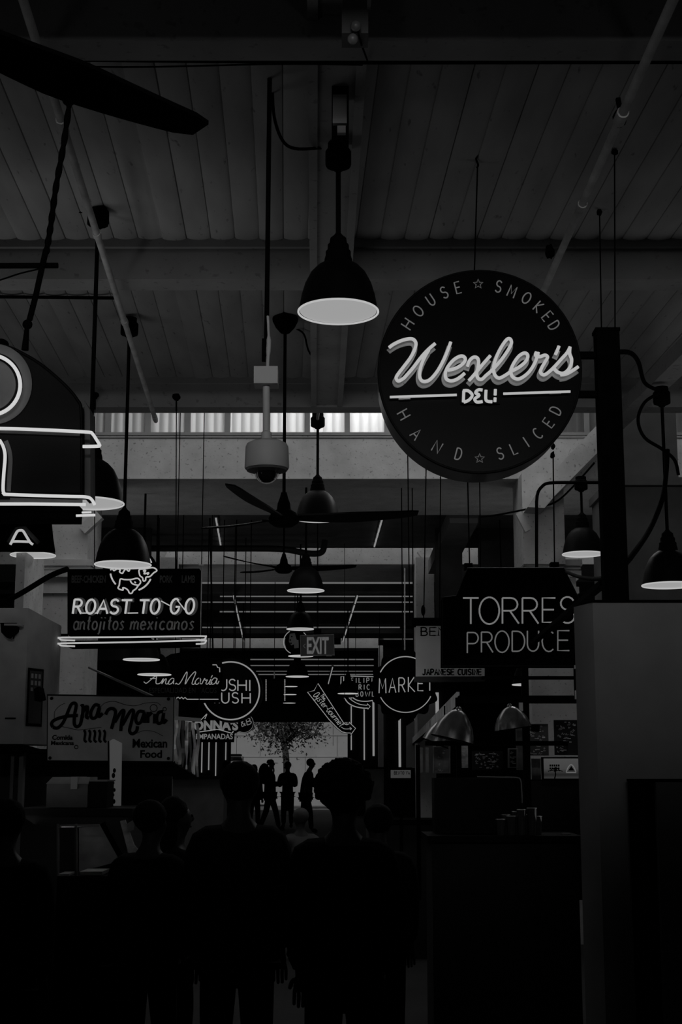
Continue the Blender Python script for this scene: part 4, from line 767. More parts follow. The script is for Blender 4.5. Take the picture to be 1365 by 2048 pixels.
m = MB(); pbox(m, 1089, 1517, 1158, 1557, Y - .004, .004); part('picture', m, em, t); m = MB(); trace(m, [(1110, 1557), (1112, 1549), (1111, 1543)], Y - .008, 1.3, flat=.2)
for dx, dy in ((-14, -2), (-9, -5), (9, -5), (15, -2), (3, -7)): trace(m, [(1111, 1543), (1111 + dx * .5, 1543 + dy * 1.3), (1111 + dx, 1543 + dy * .1)], Y - .008, .9, flat=.2)
for yy in (1531, 1537): 
    for i in range(5): pbox(m, 1100 + i * 4.2, yy - 2, 1103 + i * 4.2, yy + 2, Y - .008, .003)
part('palm_picture', m, matteM, t); m = MB(); m.tube([at(*p, Y - .008) for p in cat([(1133, 1545), (1137, 1535), (1143, 1529), (1149, 1535), (1153, 1545)], 4)], .0035, 6, True, flat=.3); part('badge_outline', m, E('badge', .12), t)
m = MB().prism(poly([(1137, 1541), (1143, 1532), (1149, 1541)], Y), Y - .01, Y - .008); part('badge_peak', m, matteM, t)
t = thing('lunch_sign', 'small lit box sign with tiny capitals on the dark counter post', 'sign', at(802, 1557, 13)); Y = 13
m = MB(); pbox(m, 779, 1535, 825, 1558, Y, .15); part('housing', m, matteM, t); m = MB(); pbox(m, 782, 1540, 822, 1556, Y - .005, .006); part('lit_panel', m, E('lunch_panel', .035), t); m = MB(); line_text(m, 'BENTO YA', Y - .01, 789, 1549, 820, 1549, 6.5, .55, 0, .3, .4); part('capitals', m, matteM, t)
p_ = at(803, 1558, Y); part('post', MB().box((p_.x - .015, Y + .02, 0), (p_.x + .015, Y + .08, p_.z)), matteM, t)
def counter(x0, x1, y0, Y, dpt, label, mat=matteM, name='counter'):
    t = thing(name, label, 'counter', (at((x0 + x1) / 2, y0, Y).x, Y, floor_z(Y))); a, b = at(x0, y0, Y), at(x1, y0, Y)
    part('body', MB().box((a.x, Y + .04, floor_z(Y)), (b.x, Y + dpt, a.z - .04)), darkwallM, t); part('worktop', MB().box((a.x - .03, Y, a.z - .04), (b.x + .03, Y + dpt, a.z)), mat, t); return t
counter(865, 1158, 1672, 9.2, .7, 'dark stall counter with glasses on it, running up to the tall partition', blackM)
counter(740, 880, 1640, 13.5, .7, 'dark counter behind the standing crowd, under the bottle-cap sign', matteM)
t = thing('display_case', 'dark glass-topped chiller case with a pale rounded edge on the stall counter', 'display case', (at(960, 1660, 9.6).x, 9.6, 1.24))
a, b = at(870, 1668, 9.6), at(1044, 1556, 9.6); part('body', MB().box((a.x, 9.6, a.z), (b.x, 9.85, b.z)), blackM, t); part('edge_trim', MB().tube([at(x, y, 9.59) for x, y in cat([(955, 1553), (1000, 1554), (1034, 1555), (1042, 1561), (1044, 1580), (1045, 1606)], 4)], .004, 8), greyM, t)
t = thing('partition_panel', 'plain dark panel closing the stall below the lit menu screen', 'panel', (at(1104, 1600, 10.4).x, 10.4, 0)); m = MB(); pbox(m, 1049, 1561, 1162, 1800, 10.4, .06); part('panel', m, darkwallM, t); m = MB(); pbox(m, 1049, 1559, 1162, 1561, 10.39, .08); part('top_rail', m, matteM, t)
# glasses along the counter
gl = M('drinking_glass', .05, .08, 0, spec=1.0)
def glass(x, y, Y, h, label):
    t = thing('drinking_glass', label, 'glass', at(x, y, Y), 'glasses on the stall counter'); r = .032
    part('bowl', MB().lathe([(r * .7, 0), (r * .8, .01), (r, h), (r * .92, h), (r * .7, .015), (.001, .012)], at(x, y, Y), 16), gl, t); part('rim', MB().tube([at(x, y, Y) + Vector((r * cos(i * .4), r * sin(i * .4), h)) for i in range(16)], .0028, 6, True), steelM, t)
for i in range(8): glass(1003 + i * 10.4, 1671, 9.28 + .11 * (i % 2), (.10, .13, .12, .15, .16, .13, .17, .12)[i], 'drinking glass in the glinting row on the dark stall counter')
t = thing('napkin_stack', 'small pale folded napkins lying on the dark stall counter by the partition', 'napkins', at(1134, 1672, 9.3)); part('napkin', MB().box(at(1126, 1672, 9.3), at(1142, 1667, 9.3) + Vector((0, .08, 0))), greyM, t)
t = thing('hung_sheet', 'pale hanging sheet behind the bottle-cap sign, above the stall end', 'panel', at(822, 1535, 24)); m = MB(); m.prism(poly([(813, 1452), (830, 1441), (830, 1536), (813, 1536)], 24), 24, 24.05); part('panel', m, greyM, t)
for x0, x1, y0, y1, lb in ((1035, 1048, 1452, 1540, 'pale upright board edge behind the single heat lamp'), (1066, 1082, 1517, 1600, 'pale standing board beside the lit menu screen'), (840, 846, 1495, 1545, 'thin pale board strip behind the stall end post'), (852, 858, 1495, 1545, 'second thin pale board strip from the stall end post')):
    t = thing('board_strip', lb, 'board', at((x0 + x1) / 2, y1, 11)); m = MB(); pbox(m, x0, y0, x1, y1, 11, .04); part('panel', m, M('strip_board', .22, .7, .5, 9), t)

# ------------------------------------------------------------------ left-hand stalls
Y = 10.4; t = thing('stall_cabinet', 'pale painted stall cabinet with a slanted side and a price board on it', 'cabinet', (at(40, 1490, Y).x, Y, 0))
A = [at(x, 1490, Y) for x in (-40, 46, 76)]; zt, zb = at(40, 1216, Y).z, at(40, 1488, Y).z
def bent(z0, z1, o=0): return [(A[0].x, Y - o, z0), (A[1].x, Y - o, z0), (A[2].x, Y + .25 - o, z0), (A[2].x, Y + .7, z0), (A[0].x, Y + .7, z0), (A[0].x, Y - o, z1), (A[1].x, Y - o, z1), (A[2].x, Y + .25 - o, z1 - .06), (A[2].x, Y + .7, z1 - .06), (A[0].x, Y + .7, z1)]
bf = [(0, 1, 6, 5), (1, 2, 7, 6), (2, 3, 8, 7), (3, 4, 9, 8), (4, 0, 5, 9), (4, 3, 2, 1, 0), (5, 6, 7, 8, 9)]
part('body', MB().add(bent(zb, zt), bf), M('cabinet_paint', .36, .6, .15, 5), t); part('plinth', MB().add(bent(zb - .06, zb, .02), bf), matteM, t)
m = MB(); pbox(m, 30, 1490, 48, 1720, Y + .1, .08); part('leg', m, M('leg_paint', .12, .7), t); m = MB(); pbox(m, 20, 1490, 23, 1720, Y + .1, .05); part('leg', m, M('leg_paint2', .1, .7), t)
m = MB(); pbox(m, 10, 1435, 31, 1438, Y - .01, .02); part('handle', m, matteM, t)
t = thing('wall_speaker', 'black rounded speaker fixed on the pale stall cabinet', 'speaker', at(24, 1276, Y)); m = MB().prism(poly([(8, 1249), (40, 1249), (38, 1264), (30, 1272), (28, 1278), (20, 1278), (10, 1268)], Y), Y - .12, Y); part('body', m, matteM, t); m = MB(); pbox(m, 8, 1247, 40, 1251, Y - .13, .13); part('cap', m, greyM, t); part('lens', MB().ball(at(23, 1276, Y - .06), .012, 8, 6), gl, t)
t = thing('price_board', 'narrow black framed price board on the slanted side of the pale cabinet', 'sign', at(62, 1450, Y)); Q = [at(x, 1450, Y - .03) for x in (53, 71)]
def slant(x0, y0, x1, y1, o, th):
    f = lambda x: Vector((at(x, 1450, Y).x, Y + .25 * (x - 46) / 30 - o, 0)); p, q = f(x0), f(x1); z0, z1 = at(60, y1, Y).z, at(60, y0, Y).z; n = Vector((.0, -th, 0))
    return [(p.x, p.y, z0), (q.x, q.y, z0), (q.x, q.y, z1), (p.x, p.y, z1), (p.x, p.y - th, z0), (q.x, q.y - th, z0), (q.x, q.y - th, z1), (p.x, p.y - th, z1)], [(0, 3, 2, 1), (7, 4, 5, 6), (0, 1, 5, 4), (1, 2, 6, 5), (2, 3, 7, 6), (3, 0, 4, 7)][:1] + [(3, 2, 1, 0), (4, 5, 6, 7), (0, 1, 5, 4), (1, 2, 6, 5), (2, 3, 7, 6), (3, 0, 4, 7)][1:]
part('frame', MB().add(*slant(51, 1335, 72, 1452, .0, .03)), matteM, t); part('card', MB().add(*slant(54, 1340, 71, 1446, .031, .004)), M('card', .05, .6, .3), t); m = MB()
for i, y in enumerate((1346, 1360, 1374)):
    for j in range(3): m.add(*slant(56 + j * 5, y, 59 + j * 5, y + 9 - 2 * (i == 2), .036, .003))
part('price_marks', m, letterM, t); t = thing('till_box', 'small black box fixed at the edge of the pale cabinet beside the price board', 'box', at(77, 1402, Y - .1)); part('body', MB().prism(poly([(71, 1378), (79, 1374), (84, 1398), (72, 1402)], Y - .05), Y - .1, Y + .1), matteM, t); part('face_plate', MB().prism(poly([(72, 1380), (76, 1378), (79, 1397), (73, 1399)], Y - .05), Y - .105, Y - .1), matteM, t)
t = thing('partition_panel', 'plain dark panel behind the carton, under the painted script board', 'panel', (at(170, 1600, 11.2).x, 11.2, 0)); m = MB(); pbox(m, -30, 1500, 345, 1800, 11.2, .06); part('panel', m, darkwallM, t); m = MB(); pbox(m, -30, 1498, 345, 1500, 11.19, .08); part('top_rail', m, matteM, t)
# painted board with heavy script
Y = 9.6; t = thing('shop_board', 'large dim painted board with heavy black script and small vine drawings', 'sign', at(220, 1523, Y)); Zb = zz(80, 1370, 4.55)
face('board', t, [(95, 1390), (348, 1393), (346, 1524), (94, 1522)], Y, .06, M('board_paint', .24, .75, .2, 4)); part('edge_trim', MB().tube([at(x, y, Y) for x, y in ((95, 1390), (348, 1393), (346, 1524), (94, 1522))], .006, 6, True), matteM, t)
m = MB()
for st in ([(118, 385), (105, 350), (140, 315), (240, 285), (345, 278)], [(118, 385), (160, 392), (205, 350), (240, 280), (280, 185), (310, 165), (330, 185), (315, 270), (312, 350), (335, 380), (368, 355), (385, 270)], [(372, 195), (392, 192), (385, 300)], [(390, 250), (425, 195), (432, 230), (422, 290), (445, 300)], [(540, 190), (500, 182), (462, 250), (472, 300), (512, 290), (540, 200), (532, 290), (570, 258)], [(597, 270), (622, 225), (662, 215), (688, 245), (672, 320), (650, 400)], [(680, 340), (740, 242), (766, 240), (745, 320), (735, 420)], [(750, 365), (822, 240), (852, 240), (832, 340), (815, 415), (840, 445), (878, 420), (888, 375)], [(950, 245), (900, 242), (872, 300), (885, 348), (920, 335), (952, 255), (950, 345)], [(985, 245), (982, 345)], [(990, 280), (1020, 248)], [(1045, 262), (1042, 350)], [(1122, 242), (1082, 250), (1062, 300), (1074, 348), (1110, 335), (1126, 255), (1120, 345), (1155, 315)]): trace(m, Zb(st), Y - .002, 3.6, flat=.15, sub=4)
part('black_script', m, matteM, t)
for s_, x0, y0, x1, y1 in (('Comida', 110, 455, 298, 500), ('Mexicana', 100, 508, 310, 548), ('Mexican', 842, 490, 1160, 572), ('Food', 912, 592, 1112, 665)): (a, b), (c, d) = Zb([(x0, y0), (x1, y1)]); printed('painted_words', s_, matteM, t, a, b, c, d, Y - .002, .03)
m = MB()
for st in ([(130, 300), (135, 240), (180, 190), (230, 165)], [(550, 200), (600, 160), (680, 150), (760, 175), (860, 190), (960, 165), (1060, 160), (1100, 185)], [(200, 380), (280, 395), (350, 410), (480, 395), (560, 385)], [(880, 440), (950, 415), (1040, 425), (1120, 465)]): trace(m, Zb(st), Y - .002, .5, flat=.3, n=5)
for cx, cy, r_ in ((1035, 210, 32), (1135, 220, 16), (330, 565, 16)): trace(m, Zb([(cx + r_ * cos(i * .7), cy + r_ * sin(i * .7)) for i in range(9)]), Y - .002, .8, flat=.3, closed=True)
for i in range(5): trace(m, Zb([(400 + i * 45, 410), (412 + i * 45, 440), (405 + i * 45, 500), (425 + i * 45, 520)]), Y - .002, 2.6, flat=.2)
part('vine_drawing', m, matteM, t)
for x, y in ((103, 1397), (337, 1398), (100, 1516), (337, 1517)): part('bolt', MB().ball(at(x, y, Y - .004), (.011, .006, .011), 10, 6), matteM, t)
t = thing('awning', 'black awning edge below the painted script board', 'awning', at(300, 1552, 9.7)); part('valance', MB().prism(poly([(90, 1526), (348, 1526), (392, 1553), (90, 1553)], 9.7), 9.7, 9.8), matteM, t); part('top_bar', MB().bar(at(90, 1527, 9.68), at(350, 1527, 9.68), .03), matteM, t); part('arm', MB().bar(at(178, 1335, 12.0), at(310, 1395, 9.8), .015), M('arm_paint', .16, .6), t)
t = thing('reflection_panel', 'narrow pale panel with a reflection set in as glow, before the painted script board', 'panel', at(230, 1620, 9.2)); part('panel', MB().prism(poly([(219, 1482), (226, 1478), (242, 1486), (241, 1560), (240, 1622), (220, 1622)], 9.2), 9.2, 9.25), E('reflection_glow', .045), t); m = MB()  # bright reflection on the panel put in as emission
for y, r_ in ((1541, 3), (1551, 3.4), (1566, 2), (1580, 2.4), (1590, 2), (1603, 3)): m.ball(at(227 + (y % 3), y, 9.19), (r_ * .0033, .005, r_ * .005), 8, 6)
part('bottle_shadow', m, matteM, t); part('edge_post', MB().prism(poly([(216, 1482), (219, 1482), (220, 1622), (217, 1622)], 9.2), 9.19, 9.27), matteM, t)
t = thing('plastic_curtain', 'crinkled pale plastic strip curtain at the end of the painted script board', 'curtain', at(372, 1548, 12)); curt = (M('curtain_pale', .75, .5, .15, 9), M('curtain_dull', .15, .5, .4, 9), M('curtain_mid', .4, .5, .3, 9))
l_ = bpy.data.lights.new('unseen_light', 'AREA'); l_.size = .12; l_.energy = 1.0; o_ = bpy.data.objects.new('unseen_light', l_); o_.location = at(318, 1500, 11.2); o_.rotation_euler = (at(374, 1490, 12) - at(318, 1500, 11.2)).to_track_quat('-Z', 'Y').to_euler(); C.objects.link(o_)  # hidden light added behind the script board to brighten the curtain
for x_ in (348, 398): p_ = at(x_, 1438, 12); part('hanging_wire', MB().tube([p_, (p_.x, p_.y, ceil_h(12))], .004, 6), matteM, t)
for i in range(7):
    x = 349 + i * 7.2; m = MB(); n = 10; vs = []
    for j in range(n + 1):
        u = j / n; p = at(x + 1.2 * sin(u * 9 + i * 2), 1438 + i * 1.5 + u * (86 + i * 3.5), 12); q = at(x + 5.6 + 1.4 * sin(u * 8 + i), 1438 + i * 1.5 + u * (86 + i * 3.5), 12)
        vs += [tuple(p + Vector((0, .05 * sin(u * 7 + i), 0))), tuple(q + Vector((0, .06 * cos(u * 6 + i * 1.7), 0)))]
    vs += [(x_, y_ + .012, z_) for x_, y_, z_ in vs]; N = 2 * n + 2
    fs = [(2 * j, 2 * j + 2, 2 * j + 3, 2 * j + 1) for j in range(n)] + [(N + 2 * j, N + 2 * j + 1, N + 2 * j + 3, N + 2 * j + 2) for j in range(n)]
    part('strip', m.add(vs, fs), curt[(0, 2, 1, 0, 1, 0, 2)[i]], t)
part('rail', MB().bar(at(345, 1436, 12), at(402, 1440, 12), .03), greyM, t)
t = thing('carton', 'pale cardboard carton with a lighter lid on the left stall counter', 'box', at(138, 1615, 8.6)); a, b = at(92, 1615, 8.6), at(176, 1568, 8.6)
part('body', MB().box((a.x, 8.6, a.z), (b.x, 8.9, b.z)), M('carton', .10, .8), t); part('lid', MB().add([(a.x - .004, 8.59, b.z), (b.x + .004, 8.59, b.z), (b.x + .004, 8.91, b.z), (a.x - .004, 8.91, b.z), (a.x + .02, 8.66, b.z + .04), (b.x + .004, 8.66, b.z + .04), (b.x + .004, 8.91, b.z + .04), (a.x + .02, 8.91, b.z + .04)], [(3, 2, 1, 0), (4, 5, 6, 7), (0, 1, 5, 4), (1, 2, 6, 5), (2, 3, 7, 6), (3, 0, 4, 7)]), M('carton_lid', .24, .7), t); part('tape', MB().box((b.x - .10, 8.585, b.z - .03), (b.x - .06, 8.9, b.z + .042)), greyM, t)
t = thing('till', 'dark cash till beside the pale carton on the left stall counter', 'till', at(198, 1615, 8.6)); m = MB(); pbox(m, 178, 1563, 215, 1615, 8.62, .25); part('body', m, blackM, t); m = MB(); pbox(m, 178, 1560, 215, 1563, 8.6, .3); part('top', m, M('till_top', .16, .6), t)
counter(40, 255, 1617, 8.5, .8, 'dark left stall counter carrying the pale carton and the till', M('worktop', .006, .6, .2, spec=.1))
t = thing('display_case', 'low glass display case with pale trays in front of the left stall counter', 'display case', (at(180, 1750, 8.0).x, 8.0, floor_z(8))); a, b = at(114, 1752, 8.0), at(248, 1640, 8.0)
part('base', MB().box((a.x, 8.0, 0), (b.x, 8.4, a.z)), blackM, t); part('back_panel', MB().prism(poly([(158, 1656), (205, 1650), (248, 1720), (158, 1744)], 8.3), 8.3, 8.32), M('case_back', .10, .5, .4, 8), t)
for x in (116, 152): part('frame_post', MB().bar(at(x, 1752, 8.0), at(x, 1648, 8.0), .012), M('case_frame', .14, .4), t)
part('slanted_post', MB().bar(at(206, 1646, 7.98), at(248, 1722, 7.98), .05, .03), matteM, t); part('tray', MB().box(at(160, 1750, 8.02), at(205, 1743, 8.02) + Vector((0, .25, 0))), M('tray', .30, .3, .3), t); part('tray', MB().box(at(116, 1752, 8.02), at(138, 1748, 8.02) + Vector((0, .2, 0))), M('tray2', .25, .3, .3), t)
gm = bpy.data.materials.new('case_glass'); gm.use_nodes = True; gb = gm.node_tree.nodes['Principled BSDF']; gb.inputs['Transmission Weight'].default_value = 1; gb.inputs['Roughness'].default_value = .02; gb.inputs['IOR'].default_value = 1.1
part('case_fill_bar', MB().bar(at(120, 1652, 8.1), at(200, 1651, 8.1), .012), greyM, t)  # bar made up to go with the added light in the case
l_ = bpy.data.lights.new('case_fill', 'AREA'); l_.shape = 'RECTANGLE'; l_.size = .24; l_.size_y = .03; l_.energy = .10; o_ = bpy.data.objects.new('case_fill', l_); o_.location = at(165, 1655, 8.08); o_.rotation_euler = (radians(12), 0, 0); C.objects.link(o_)  # fill light added to brighten the inside of the case
part('glass', MB().prism(poly([(118, 1650), (205, 1650), (246, 1724), (246, 1748), (118, 1750)], 7.97), 7.965, 7.97), gm, t)
t = thing('paper_bundle', 'crumpled pale paper bundle beside the slanted post of the low display case', 'paper', at(262, 1705, 8.3)); part('sheet', MB().prism(poly([(240, 1642), (250, 1640), (268, 1690), (278, 1702), (268, 1712), (256, 1704)], 8.3), 8.3, 8.33), M('paper', .22, .7, .6, 12), t); part('sheet', MB().prism(poly([(254, 1648), (270, 1638), (268, 1660), (258, 1664)], 8.31), 8.29, 8.31), M('paper2', .14, .7, .4, 12), t)
t = thing('counter_wall', 'dull grey counter front behind the crowd, under the plastic strip curtain', 'counter', (at(400, 1610, 15).x, 15, 0)); a, b = at(345, 1615, 15), at(448, 1552, 15); part('body', MB().box((a.x, 15, floor_z(15)), (b.x, 15.5, b.z - .03)), M('counter_paint', .07, .7), t); part('worktop', MB().box((a.x - .05, 14.95, b.z - .03), (b.x + .05, 15.5, b.z)), matteM, t)
t = thing('counter_wall', 'dull grey counter end beside the curly haired man, near the street door', 'counter', (at(745, 1600, 22).x, 22, floor_z(22))); a, b = at(733, 1640, 22), at(768, 1534, 22); part('body', MB().box((a.x, 22, floor_z(22)), (b.x, 22.5, b.z - .03)), M('counter_paint2', .10, .7), t); part('worktop', MB().box((a.x - .03, 21.97, b.z - .03), (b.x + .03, 22.5, b.z)), matteM, t)

# ------------------------------------------------------------------ people
def skinned(name, verts, edges, radii, mat, parent, M4, smooth=1):
    me = bpy.data.meshes.new(name); me.from_pydata(verts, edges, []); o = bpy.data.objects.new(name, me); C.objects.link(o)
    md = o.modifiers.new('s', 'SKIN'); md.use_smooth_shade = True
    for i, r in enumerate(radii): me.skin_vertices[0].data[i].radius = r if isinstance(r, tuple) else (r, r)
    me.skin_vertices[0].data[0].use_root = True
    sb = o.modifiers.new('b', 'SUBSURF'); sb.levels = smooth; sb.render_levels = smooth
    dg = bpy.context.evaluated_depsgraph_get(); m2 = bpy.data.meshes.new_from_object(o.evaluated_get(dg)); bpy.data.objects.remove(o)
    m2.transform(M4); m2.materials.clear(); m2.materials.append(mat); m2.polygons.foreach_set('use_smooth', [True] * len(m2.polygons))
    o = bpy.data.objects.new(name, m2); C.objects.link(o)
    if parent is not None: o.parent = parent
    return o
REST = {'L': ((.015, .02, -.29), (.02, .10, -.53)), 'R': ((.015, .02, -.29), (.02, .10, -.53))}
FWD = ((.04, .06, -.27), (-.04, .28, -.22))
def person(px, ytop, Y, head, label, arms=None, top=clothM, legs=clothM, hair='short', stride=.1, bend=0.0, hmat=hairM, group=None, shirt_skin=None, sk=skinM, size=None):
    P = at(px, ytop, Y); fz = floor_z(Y); Ht = P.z - fz; k = Ht / 1.76
    arms = arms or REST; V = []; Ed = []; R = []
    def v(p, r, link=None):
        V.append(Vector(p)); R.append(r)
        if link is not None: Ed.append((link, len(V) - 1))
        return len(V) - 1
    pel = v((0, 0, .96), .13); sp = v((0, bend * .3, 1.14), .125, pel); che = v((0, -.01 + bend * .8, 1.32), .125, sp); nb = v((0, -.005 + bend, 1.46), .068, che); nk = v((0, .012 + bend * 1.1, 1.53), .052, nb)
    jaw = v((0, .035 + bend * 1.3, 1.585), .066, nk); hd = v((0, .022 + bend * 1.35, 1.655), .088, jaw); cr = v((0, .012 + bend * 1.35, 1.715), .062, hd)
    v((0, .125 + bend * 1.35, 1.635), .012, hd)
    for s in (-1, 1): v((s * .088, .012 + bend * 1.35, 1.64), .016, hd)
    hem = v((0, 0, .85), .17); aj = {}; lj = {}
    for s, S in ((-1, 'L'), (1, 'R')):
        e, w_ = arms[S]; c0 = Vector((0, -.01 + bend * .9, 1.41)); a = v((s * .10, c0.y, 1.405), .085, che); b = v((s * .185, c0.y - .005, 1.40), .062, a); sh = V[b]
        el = v(sh + Vector((s * e[0], e[1], e[2])), .043, b); wr = v(sh + Vector((s * w_[0], w_[1], w_[2])), .028, el); d = (V[wr] - V[el]).normalized(); pm = v(V[wr] + d * .055, .032, wr); aj[S] = (a, b, el, wr)
        side = d.cross(Vector((0, 1, 0)) if abs(d.y) < .8 else Vector((1, 0, 0))).normalized(); nrm = d.cross(side).normalized()
        for i, (o_, l_) in enumerate(((-.030, .062), (-.010, .075), (.010, .072), (.029, .056))):
            f = v(V[pm] + side * o_ + d * .035, .0098, pm); g = v(V[f] + d * l_ * .5 + nrm * .008, .0092, f); v(V[g] + d * l_ * .42 + nrm * .020, .0080, g)
        f = v(V[wr] + d * .03 - side * .036 + nrm * .012, .012, pm); v(V[f] + d * .042 - side * .014 + nrm * .014, .0098, f)
        hp = v((s * .085, 0, .88), .085, pel); f_ = stride * s; kn = v((s * .098, .03 + f_ * .45, .50), .062, hp); an = v((s * .10, f_ - .01, .10), .042, kn); to = v((s * .112, f_ + .14, .045), .036, an); lj[S] = (hp, kn, an, to)
    rot = Matrix.Rotation(head, 4, 'Z'); M4 = rot @ Matrix.Scale(k, 4)
    body = skinned('person', V, Ed, R, sk, None, M4, 1); body.location = (P.x, Y, fz); ORG[body.name] = body.location.copy(); tag(body, label, 'person', group)
    def sub(name, ids, pairs, grow, mat):
        mp = {j: i for i, j in enumerate(ids)}; skinned(name, [V[j] for j in ids], [(mp[a], mp[b]) for a, b in pairs], [R[j] + grow for j in ids], mat, body, M4, 1)
    aL, aR = aj['L'], aj['R']; lL, lR = lj['L'], lj['R']
    sub('shirt', [pel, hem, sp, che, nb, *aL[:3], *aR[:3], aL[3], aR[3]], [(pel, hem), (pel, sp), (sp, che), (che, nb), (che, aL[0]), (aL[0], aL[1]), (aL[1], aL[2]), (aL[2], aL[3]), (che, aR[0]), (aR[0], aR[1]), (aR[1], aR[2]), (aR[2], aR[3])], .032, top)
    sub('trousers', [pel, *lL[:3], *lR[:3]], [(pel, lL[0]), (lL[0], lL[1]), (lL[1], lL[2]), (pel, lR[0]), (lR[0], lR[1]), (lR[1], lR[2])], .02, legs)
    for q in (lL, lR): sub('shoe', [q[2], q[3]], [(q[2], q[3])], .012, matteM)
    hc = Vector((0, .012 + bend * 1.35, 1.672))
    def add(name, mb, mat):
        me = bpy.data.meshes.new(name); me.from_pydata(mb.v, [], mb.f); me.transform(M4); me.polygons.foreach_set('use_smooth', [True] * len(me.polygons)); me.materials.append(mat); o = bpy.data.objects.new(name, me); C.objects.link(o); o.parent = body; return o
    ey = MB()
    for s in (-1, 1): add('eye', MB().ball((s * .032, .096 + bend * 1.35, 1.655), .011, 8, 6), matteM)
    add('mouth', MB().tube([(-.025, .092 + bend * 1.35, 1.59), (0, .100 + bend * 1.35, 1.588), (.025, .092 + bend * 1.35, 1.59)], .006, 6), matteM)
    if hair == 'curly':
        h = MB(); h.ball(hc + Vector((0, -.035, .02)), (.116, .11, .112), 40, 28, .08, 4); rd_ = random.Random(2)
        for i in range(230):
            a_ = rd_.uniform(0, 2 * pi); b_ = rd_.uniform(-.35, 1.5); d_ = Vector((cos(b_) * cos(a_), cos(b_) * sin(a_), sin(b_)))
            if d_.y > .45 and d_.z < .5: continue
            h.ball(hc + Vector((d_.x * .118, -.035 + d_.y * .112, .02 + d_.z * .112)), .017 + rd_.random() * .008, 8, 6, .25, i)
        add('hair', h, hmat)
    elif hair == 'cap':
        h = MB(); h.lathe([(.094, -.01), (.096, .02), (.088, .06), (.06, .088), (.001, .098)], hc + Vector((0, -.01, -.005)), 22); add('cap', h, hmat); br = MB(); br.ball(hc + Vector((0, .11, .0)), (.075, .085, .009), 14, 8); add('cap_brim', br, hmat)
    elif hair == 'long':
        h = MB(); h.ball(hc + Vector((0, -.028, .01)), (.100, .092, .098), 24, 18, .05, 3); h.ball(hc + Vector((0, -.06, -.13)), (.098, .06, .15), 20, 14, .06, 6); add('hair', h, hmat)
    else:
        h = MB(); h.ball(hc + Vector((0, -.022, .008)), (.098, .098, .095), 26, 20, .05, int(px)); add('hair', h, hmat)
    return body
person(688, 1545, 6.3, radians(-6), 'person with thick curly hair seen from behind, nearest in the middle of the crowd', hair='curly', stride=.05)
person(480, 1528, 6.9, radians(4), 'person with close-cropped hair seen from behind, at the near left of the crowd', stride=.04, top=cloth2M)
person(352, 1598, 8.0, radians(-70), 'person turned aside with long hair, standing by the low display case', hair='long', stride=.03, arms={'L': FWD, 'R': REST['R']})
person(302, 1604, 7.4, radians(-20), 'person in dark clothes standing left of the long-haired one', stride=.03)
person(14, 1603, 6.6, radians(10), 'person in dark clothes at the frame edge in front of the pale cabinet', hair='short', stride=.03)
person(757, 1612, 8.2, radians(0), 'person in dark clothes half hidden past the curly haired one', stride=.04)
person(602, 1618, 13.5, radians(15), 'small person in a paler hooded top between the crowd and the street door', hair='short', top=M('pale_top', .06, .9), hmat=M('pale_hair', .05, .8), stride=.02)
person(541, 1519, 36, radians(-75), 'silhouetted person in a cap and backpack walking across the street door', hair='cap', stride=.22, arms={'L': FWD, 'R': FWD})
person(576, 1524, 37.5, radians(175), 'silhouetted person standing with a broad coat in the middle of the street door', stride=.03, arms={'L': FWD, 'R': FWD})
person(612, 1518, 35, radians(-80), 'silhouetted person bowing the head over something held, past the street door middle', bend=.09, stride=.14, arms={'L': FWD, 'R': FWD})
person(491, 1524, 38, radians(20), 'silhouetted person with short hair, first from the backpack wearer towards the dark shutters', stride=.08)
person(509, 1530, 37, radians(-30), 'shorter silhouetted person right behind the backpack wearer', stride=.06, hair='long')
person(452, 1524, 36.5, radians(30), 'silhouetted person by the slim lights beside the street door', stride=.05)
person(466, 1527, 39, radians(-15), 'silhouetted person between the slim lights and the short-haired one', stride=.05)
# backpack worn by the walker, box held by the bowing person
P = at(529, 1545, 36); t = thing('backpack', 'dark rounded backpack on the walker in a cap', 'backpack', P)
part('bag', MB().ball(P + Vector((.0, 0, -.03)), (.15, .17, .26), 16, 12), clothM, t); part('pocket', MB().ball(P + Vector((-.08, 0, -.12)), (.10, .14, .13), 14, 10), clothM, t); part('strap', MB().tube(cat([P + Vector((.04, -.13, .17)), P + Vector((.18, -.14, .2)), P + Vector((.24, -.13, .02)), P + Vector((.1, -.13, -.18))]), .02, 6), clothM, t)
P = at(622, 1563, 35); t = thing('carried_tray', 'small dark tray of cups held out by the bowing person', 'tray', P); part('tray', MB().box(P + Vector((-.12, -.13, -.03)), P + Vector((.12, .13, 0))), matteM, t)
for dx in (-.06, .06): part('cup', MB().lathe([(.03, 0), (.04, .09), (.001, .09)], P + Vector((dx, 0, 0)), 12), matteM, t)
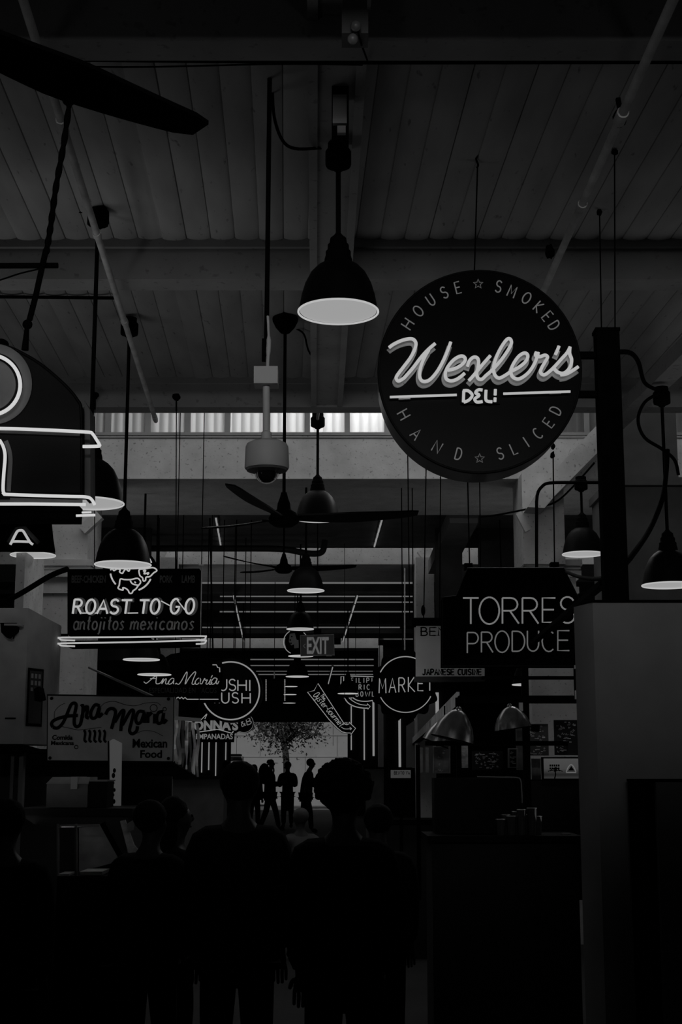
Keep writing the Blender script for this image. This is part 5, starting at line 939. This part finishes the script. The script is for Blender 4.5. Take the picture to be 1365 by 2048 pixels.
# street tree and planter beyond the door
Y = 52; t = thing('street_tree', 'slim leafy street tree standing outside the open street door', 'tree', (at(572, 1560, Y).x, Y, .33)); tr = MB()
b0 = at(574, 1580, Y); b0.z = .3; pth = [tuple(b0), tuple(at(573, 1520, Y)), tuple(at(568, 1490, Y)), tuple(at(562, 1470, Y)), tuple(at(556, 1440, Y)), tuple(at(548, 1400, Y))]; q = cat(pth, 4); tr.tube(q, [.13 - .09 * i / len(q) for i in range(len(q))], 10)
rd = random.Random(7); tips = []
for i in range(26):
    s0 = q[rd.randrange(7, len(q))]; e = at(rd.uniform(505, 645), rd.uniform(1425, 1500), Y) + Vector((0, rd.uniform(-1.6, 1.6), 0)); m_ = (Vector(s0) + e) / 2 + Vector((0, 0, .25)); tr.tube(cat([s0, tuple(m_), tuple(e)], 4), [.035 - .003 * j for j in range(9)], 6); tips += [m_.lerp(e, u) for u in (0, .3, .6, .85, 1)]
part('trunk', tr, M('bark', .05, .9, .3), t); lf = MB()
for i in range(2600):
    c = Vector(rd.choice(tips)) + Vector((rd.gauss(0, .27), rd.gauss(0, .3), rd.gauss(-.05, .22))); a_ = Vector((rd.gauss(0, 1), rd.gauss(0, 1), rd.gauss(0, 1))).normalized(); b_ = a_.cross(Vector((rd.gauss(0, 1), rd.gauss(0, 1), rd.gauss(0, 1)))).normalized(); l_ = rd.uniform(.045, .085)
    lf.add([c - a_ * l_, c + b_ * l_ * .45, c + a_ * l_, c - b_ * l_ * .45], [(0, 1, 2, 3)])
part('foliage', lf, M('leaf', .07, .7, .5, 3), t)
t = thing('street_kiosk', 'small pale kiosk with a dark flat roof outside the street door', 'kiosk', at(470, 1560, 56)); m = MB(); pbox(m, 458, 1513, 485, 1575, 56, .8); m.box((m.v[0][0], 56, .3), (m.v[1][0], 56.8, m.v[0][2])); part('body', m, M('kiosk', .3, .8), t); m = MB(); pbox(m, 455, 1508, 480, 1512, 55.7, 1.2); part('roof', m, matteM, t); m = MB(); pbox(m, 466, 1518, 484, 1560, 55.97, .04); part('hatch', m, M('hatch', .08, .8), t)
